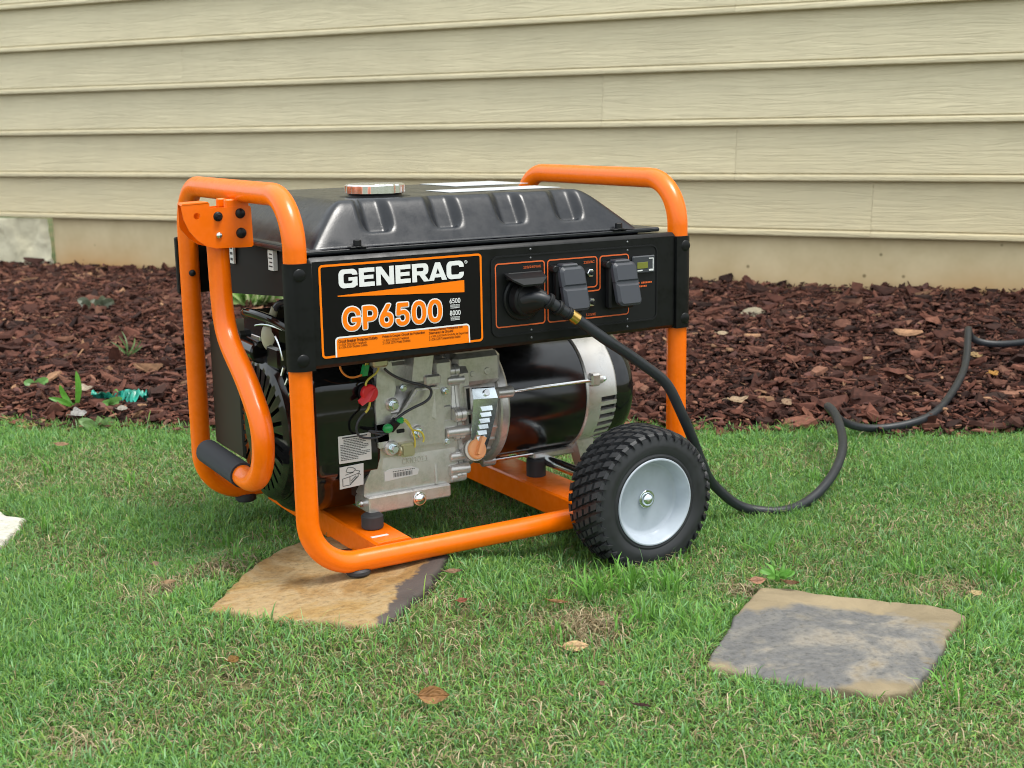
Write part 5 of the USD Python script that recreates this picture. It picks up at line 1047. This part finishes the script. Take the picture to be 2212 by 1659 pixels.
BED_LEAVES = [  # on the mulch
    (0.045, 1.545, 0.060, 0.045, 0.15, 0.5, 0.5, 0.4, (0.52, 0.42, 0.31), 2, 'pale beige lobed leaf on the mulch behind the green sprout'),
    (-0.005, 1.395, 0.060, 0.050, 0.10, 0.6, 0.9, 0.5, (0.50, 0.49, 0.46), 2, 'grey white curled leaf at the mulch edge below the green sprout'),
    (0.085, 1.345, 0.035, 0.025, 0.10, 0.6, 0.2, 0.5, (0.55, 0.50, 0.42), 0, 'small pale leaf at the mulch edge right of the grey white one'),
    (1.27, 0.55, 0.085, 0.045, 0.15, 0.3, 0.5, 0.3, (0.48, 0.34, 0.21), 2, 'big tan lobed leaf on the mulch behind the wheel'),
    (1.345, 0.47, 0.070, 0.032, 0.10, 0.4, 1.0, 0.5, (0.42, 0.28, 0.18), 0, 'tan leaf on the mulch edge beside the big lobed one'),
    (1.865, 0.330, 0.055, 0.036, 0.15, 0.4, 0.7, 0.4, (0.55, 0.28, 0.06), 2, 'orange yellow leaf on the mulch right of the cord'),
    (1.95, 0.45, 0.050, 0.036, 0.05, 0.2, 0.3, 0.4, (0.40, 0.26, 0.11), 0, 'square buff leaf on the mulch just right of the rising cord'),
    (1.62, 1.02, 0.045, 0.022, 0.05, 0.2, 0.1, 0.5, (0.60, 0.46, 0.30), 0, 'pale wood-coloured leaf on the mulch midway to the foundation'),
]
for i, (x, y, ln, wd_, cu, fo, rz, rx, c, lo_, lb) in enumerate(BED_LEAVES):
    ln, wd_, c = ln*0.72, wd_*0.72, tuple(v*0.62 for v in c)
    m = lay(leaf_mesh(ln, wd_, cu, fo, 50+i, lobes=lo_), x, y, 0.026, rz - YAW, rx)
    t = np.tile(np.array(c), (len(m.vertices), 1))*np.random.default_rng(70+i).uniform(0.85, 1.15, (len(m.vertices), 1))
    obj('fallen_leaf', m, 'dead_leaf', label=lb, category='leaf', tint=t)
# lump of grey stone in the mulch near the foundation
plain('rubble', (0.22, 0.19, 0.13), 0.9, bump=(120, 0.6), var=0.35)
ic = trimesh.creation.icosphere(4, 1.0); v = np.array(ic.vertices); v *= (1 + 0.35*(meshkit.fbm(v*2.5 + 5, 4, 3) - 0.5))[:, None]; v *= [0.040, 0.026, 0.016]
gz = float(ground_z(np.array([1.86]), np.array([1.17]))[0])
obj('rubble_stone', tm(v + [1.86, 1.17, gz + 0.014], ic.faces), 'rubble', label='small rough buff stone lying on the mulch near the foundation', category='stone', smooth=True)

# ------------------------------------------------------------------ weeds and the torn plastic
def ribbon_leaf(base, tip, width, bow, cup=0.3, n=10, m=3):
    b, t = np.asarray(base, float), np.asarray(tip, float); d = t - b; side = np.cross(d, [0.3, -0.9, 0.2]); side /= np.linalg.norm(side); nrm = np.cross(side, d/np.linalg.norm(d)); V, F = [], []
    for u in np.linspace(0, 1, n):
        c = b + d*u + nrm*bow*math.sin(PI*u); w_ = width/2*(0.25 + 0.75*math.sin(PI*min(1, u*0.9+0.06))**0.9)*(1 if u < 0.97 else 0.2)
        for q in np.linspace(-1, 1, 2*m+1): V.append(c + side*w_*q + nrm*cup*w_*abs(q))
    k = 2*m+1
    for i in range(n-1):
        for j in range(k-1):
            a = i*k+j; F += [(a, a+k, a+k+1), (a, a+k+1, a+1)]
    return tm(V, F)
def plant(name, label, cat_, x, y, leaves, col, seed):
    z = float(ground_z(np.array([x]), np.array([y]))[0]) + 0.012; r = np.random.default_rng(seed)
    t = thing(name, label, cat_, (x, y, z))
    for (tx0, ty0, tz0, wl_, bow, base) in leaves:
        m = ribbon_leaf(base, (tx0, ty0, tz0), wl_, bow); c = np.array(col)*r.uniform(0.8, 1.2)
        obj('leaf', m, 'green_leaf', t, tint=np.tile(c, (len(m.vertices), 1))*r.uniform(0.92, 1.08, (len(m.vertices), 1)))
    obj('stem', sweep([(0, 0, -0.015), (0, 0, 0.008)], 0.003, 8), 'green_leaf', t, tint=np.tile(np.array(col)*0.9, (2*8+2, 1)))
    return t
plant('sprout', 'bright green seedling with upright strap leaves at the mulch edge', 'seedling', 0.005, 1.475, [(0.010, 0.0, 0.085, 0.017, 0.008, (0.004, 0, 0)), (-0.030, 0.005, 0.055, 0.015, -0.010, (-0.004, 0, 0)), (-0.060, -0.01, 0.03, 0.014, 0.01, (-0.004, 0, 0))], (0.10, 0.28, 0.035), 1)
plant('clover', 'dull green low clover-like weed in the middle of the left mulch', 'weed', 0.36, 2.70, [(0.06*math.cos(a), 0.04*math.sin(a), 0.020 + 0.012*(k % 2), 0.032, 0.006, (0.02*math.cos(a), 0.02*math.sin(a), 0.01)) for k, a in enumerate(np.arange(7)*0.9)], (0.085, 0.10, 0.065), 2)
plant('grass_weed', 'thin green grass tuft growing from the mulch left of the frame', 'weed', 0.26, 1.95, [(0.045*math.cos(a), 0.04*math.sin(a), 0.025 + 0.02*(k % 3), 0.005, 0.01, (0, 0, 0)) for k, a in enumerate(np.arange(8)*0.8)], (0.10, 0.17, 0.06), 3)
plant('round_leaf_weed', 'small round-leaved weed by the left edge of the mulch', 'weed', -0.035, 1.72, [(0.03, -0.01, 0.018, 0.030, 0.008, (0, 0, 0)), (-0.025, 0.01, 0.012, 0.022, 0.004, (0, 0, 0))], (0.14, 0.30, 0.08), 4)
plant('low_weed', 'small green weed right of the seedling over the torn plastic', 'weed', 0.075, 1.44, [(0.035, -0.015, 0.012, 0.028, 0.010, (0, 0, 0)), (-0.02, -0.02, 0.010, 0.020, 0.008, (0, 0, 0)), (0.03, 0.025, 0.030, 0.018, 0.008, (0, 0, 0))], (0.13, 0.29, 0.07), 5)
plant('low_weed', 'tiny pale green weed where the left mulch meets the lawn', 'weed', 0.02, 1.33, [(0.045*math.cos(a), 0.03*math.sin(a), 0.02, 0.024, 0.004, (0, 0, 0)) for a in np.arange(5)*1.25], (0.15, 0.24, 0.09), 6)
plant('clover_patch', 'bright clover sprig behind the grey flagstone', 'weed', 0.62, -0.30, [(0.028*math.cos(a), 0.024*math.sin(a), 0.012 + 0.008*(k % 2), 0.009, 0.003, (0.006*math.cos(a), 0.006*math.sin(a), 0.008)) for k, a in enumerate(np.arange(11)*0.57)], (0.14, 0.33, 0.06), 7)
# variegated plant seen through the frame
vx, vy = 0.80, 2.44; r = np.random.default_rng(9)
vt = thing('variegated_plant', 'green and white variegated plant glimpsed through the frame below the fuel tank', 'plant', (vx, vy, float(ground_z(np.array([vx]), np.array([vy]))[0]) + 0.01))
for k in range(22):
    a = r.uniform(0, 2*PI); d_ = r.uniform(0.06, 0.15); m = ribbon_leaf((d_*0.3*math.cos(a), d_*0.3*math.sin(a), 0.02), (d_*math.cos(a), d_*math.sin(a), r.uniform(0.02, 0.12)), r.uniform(0.035, 0.055), 0.02)
    t = np.tile(np.array([(0.12, 0.25, 0.05)]), (len(m.vertices), 1)); ed = np.tile(np.abs(np.linspace(-1, 1, 7)) > 0.6, 10)
    t[ed] = (0.55, 0.60, 0.35) if k % 2 else (0.30, 0.42, 0.16)
    obj('leaf', m, 'green_leaf', vt, tint=t)
# torn strip of teal plastic in the mulch
rt = np.random.default_rng(12); n_ = 26; V, F = [], []
for i in range(n_):
    u = i/(n_-1)
    for q in range(5): V.append((0.0 + u*0.135, -0.025*u + (q-2)*0.0065*(1 + 0.4*math.sin(9*u)) + 0.006*rt.normal(), 0.030 + 0.012*math.sin(7*u + q) + 0.004*rt.normal()))
for i in range(n_-1):
    for q in range(4): a = i*5+q; F += [(a, a+5, a+6), (a, a+6, a+1)]
plain('teal_plastic', (0.02, 0.30, 0.22), 0.35, var=0.5)
ox, oy = 0.048, 1.475; vv = np.array(V); ang = -0.45; vv = np.c_[vv[:, 0]*math.cos(ang) - vv[:, 1]*math.sin(ang), vv[:, 0]*math.sin(ang) + vv[:, 1]*math.cos(ang), vv[:, 2]]
obj('plastic_strip', tm(vv + [ox, oy, float(ground_z(np.array([ox]), np.array([oy]))[0])], F), 'teal_plastic', label='crumpled strip of teal green plastic beside the seedling in the mulch', category='plastic strip', smooth=True)
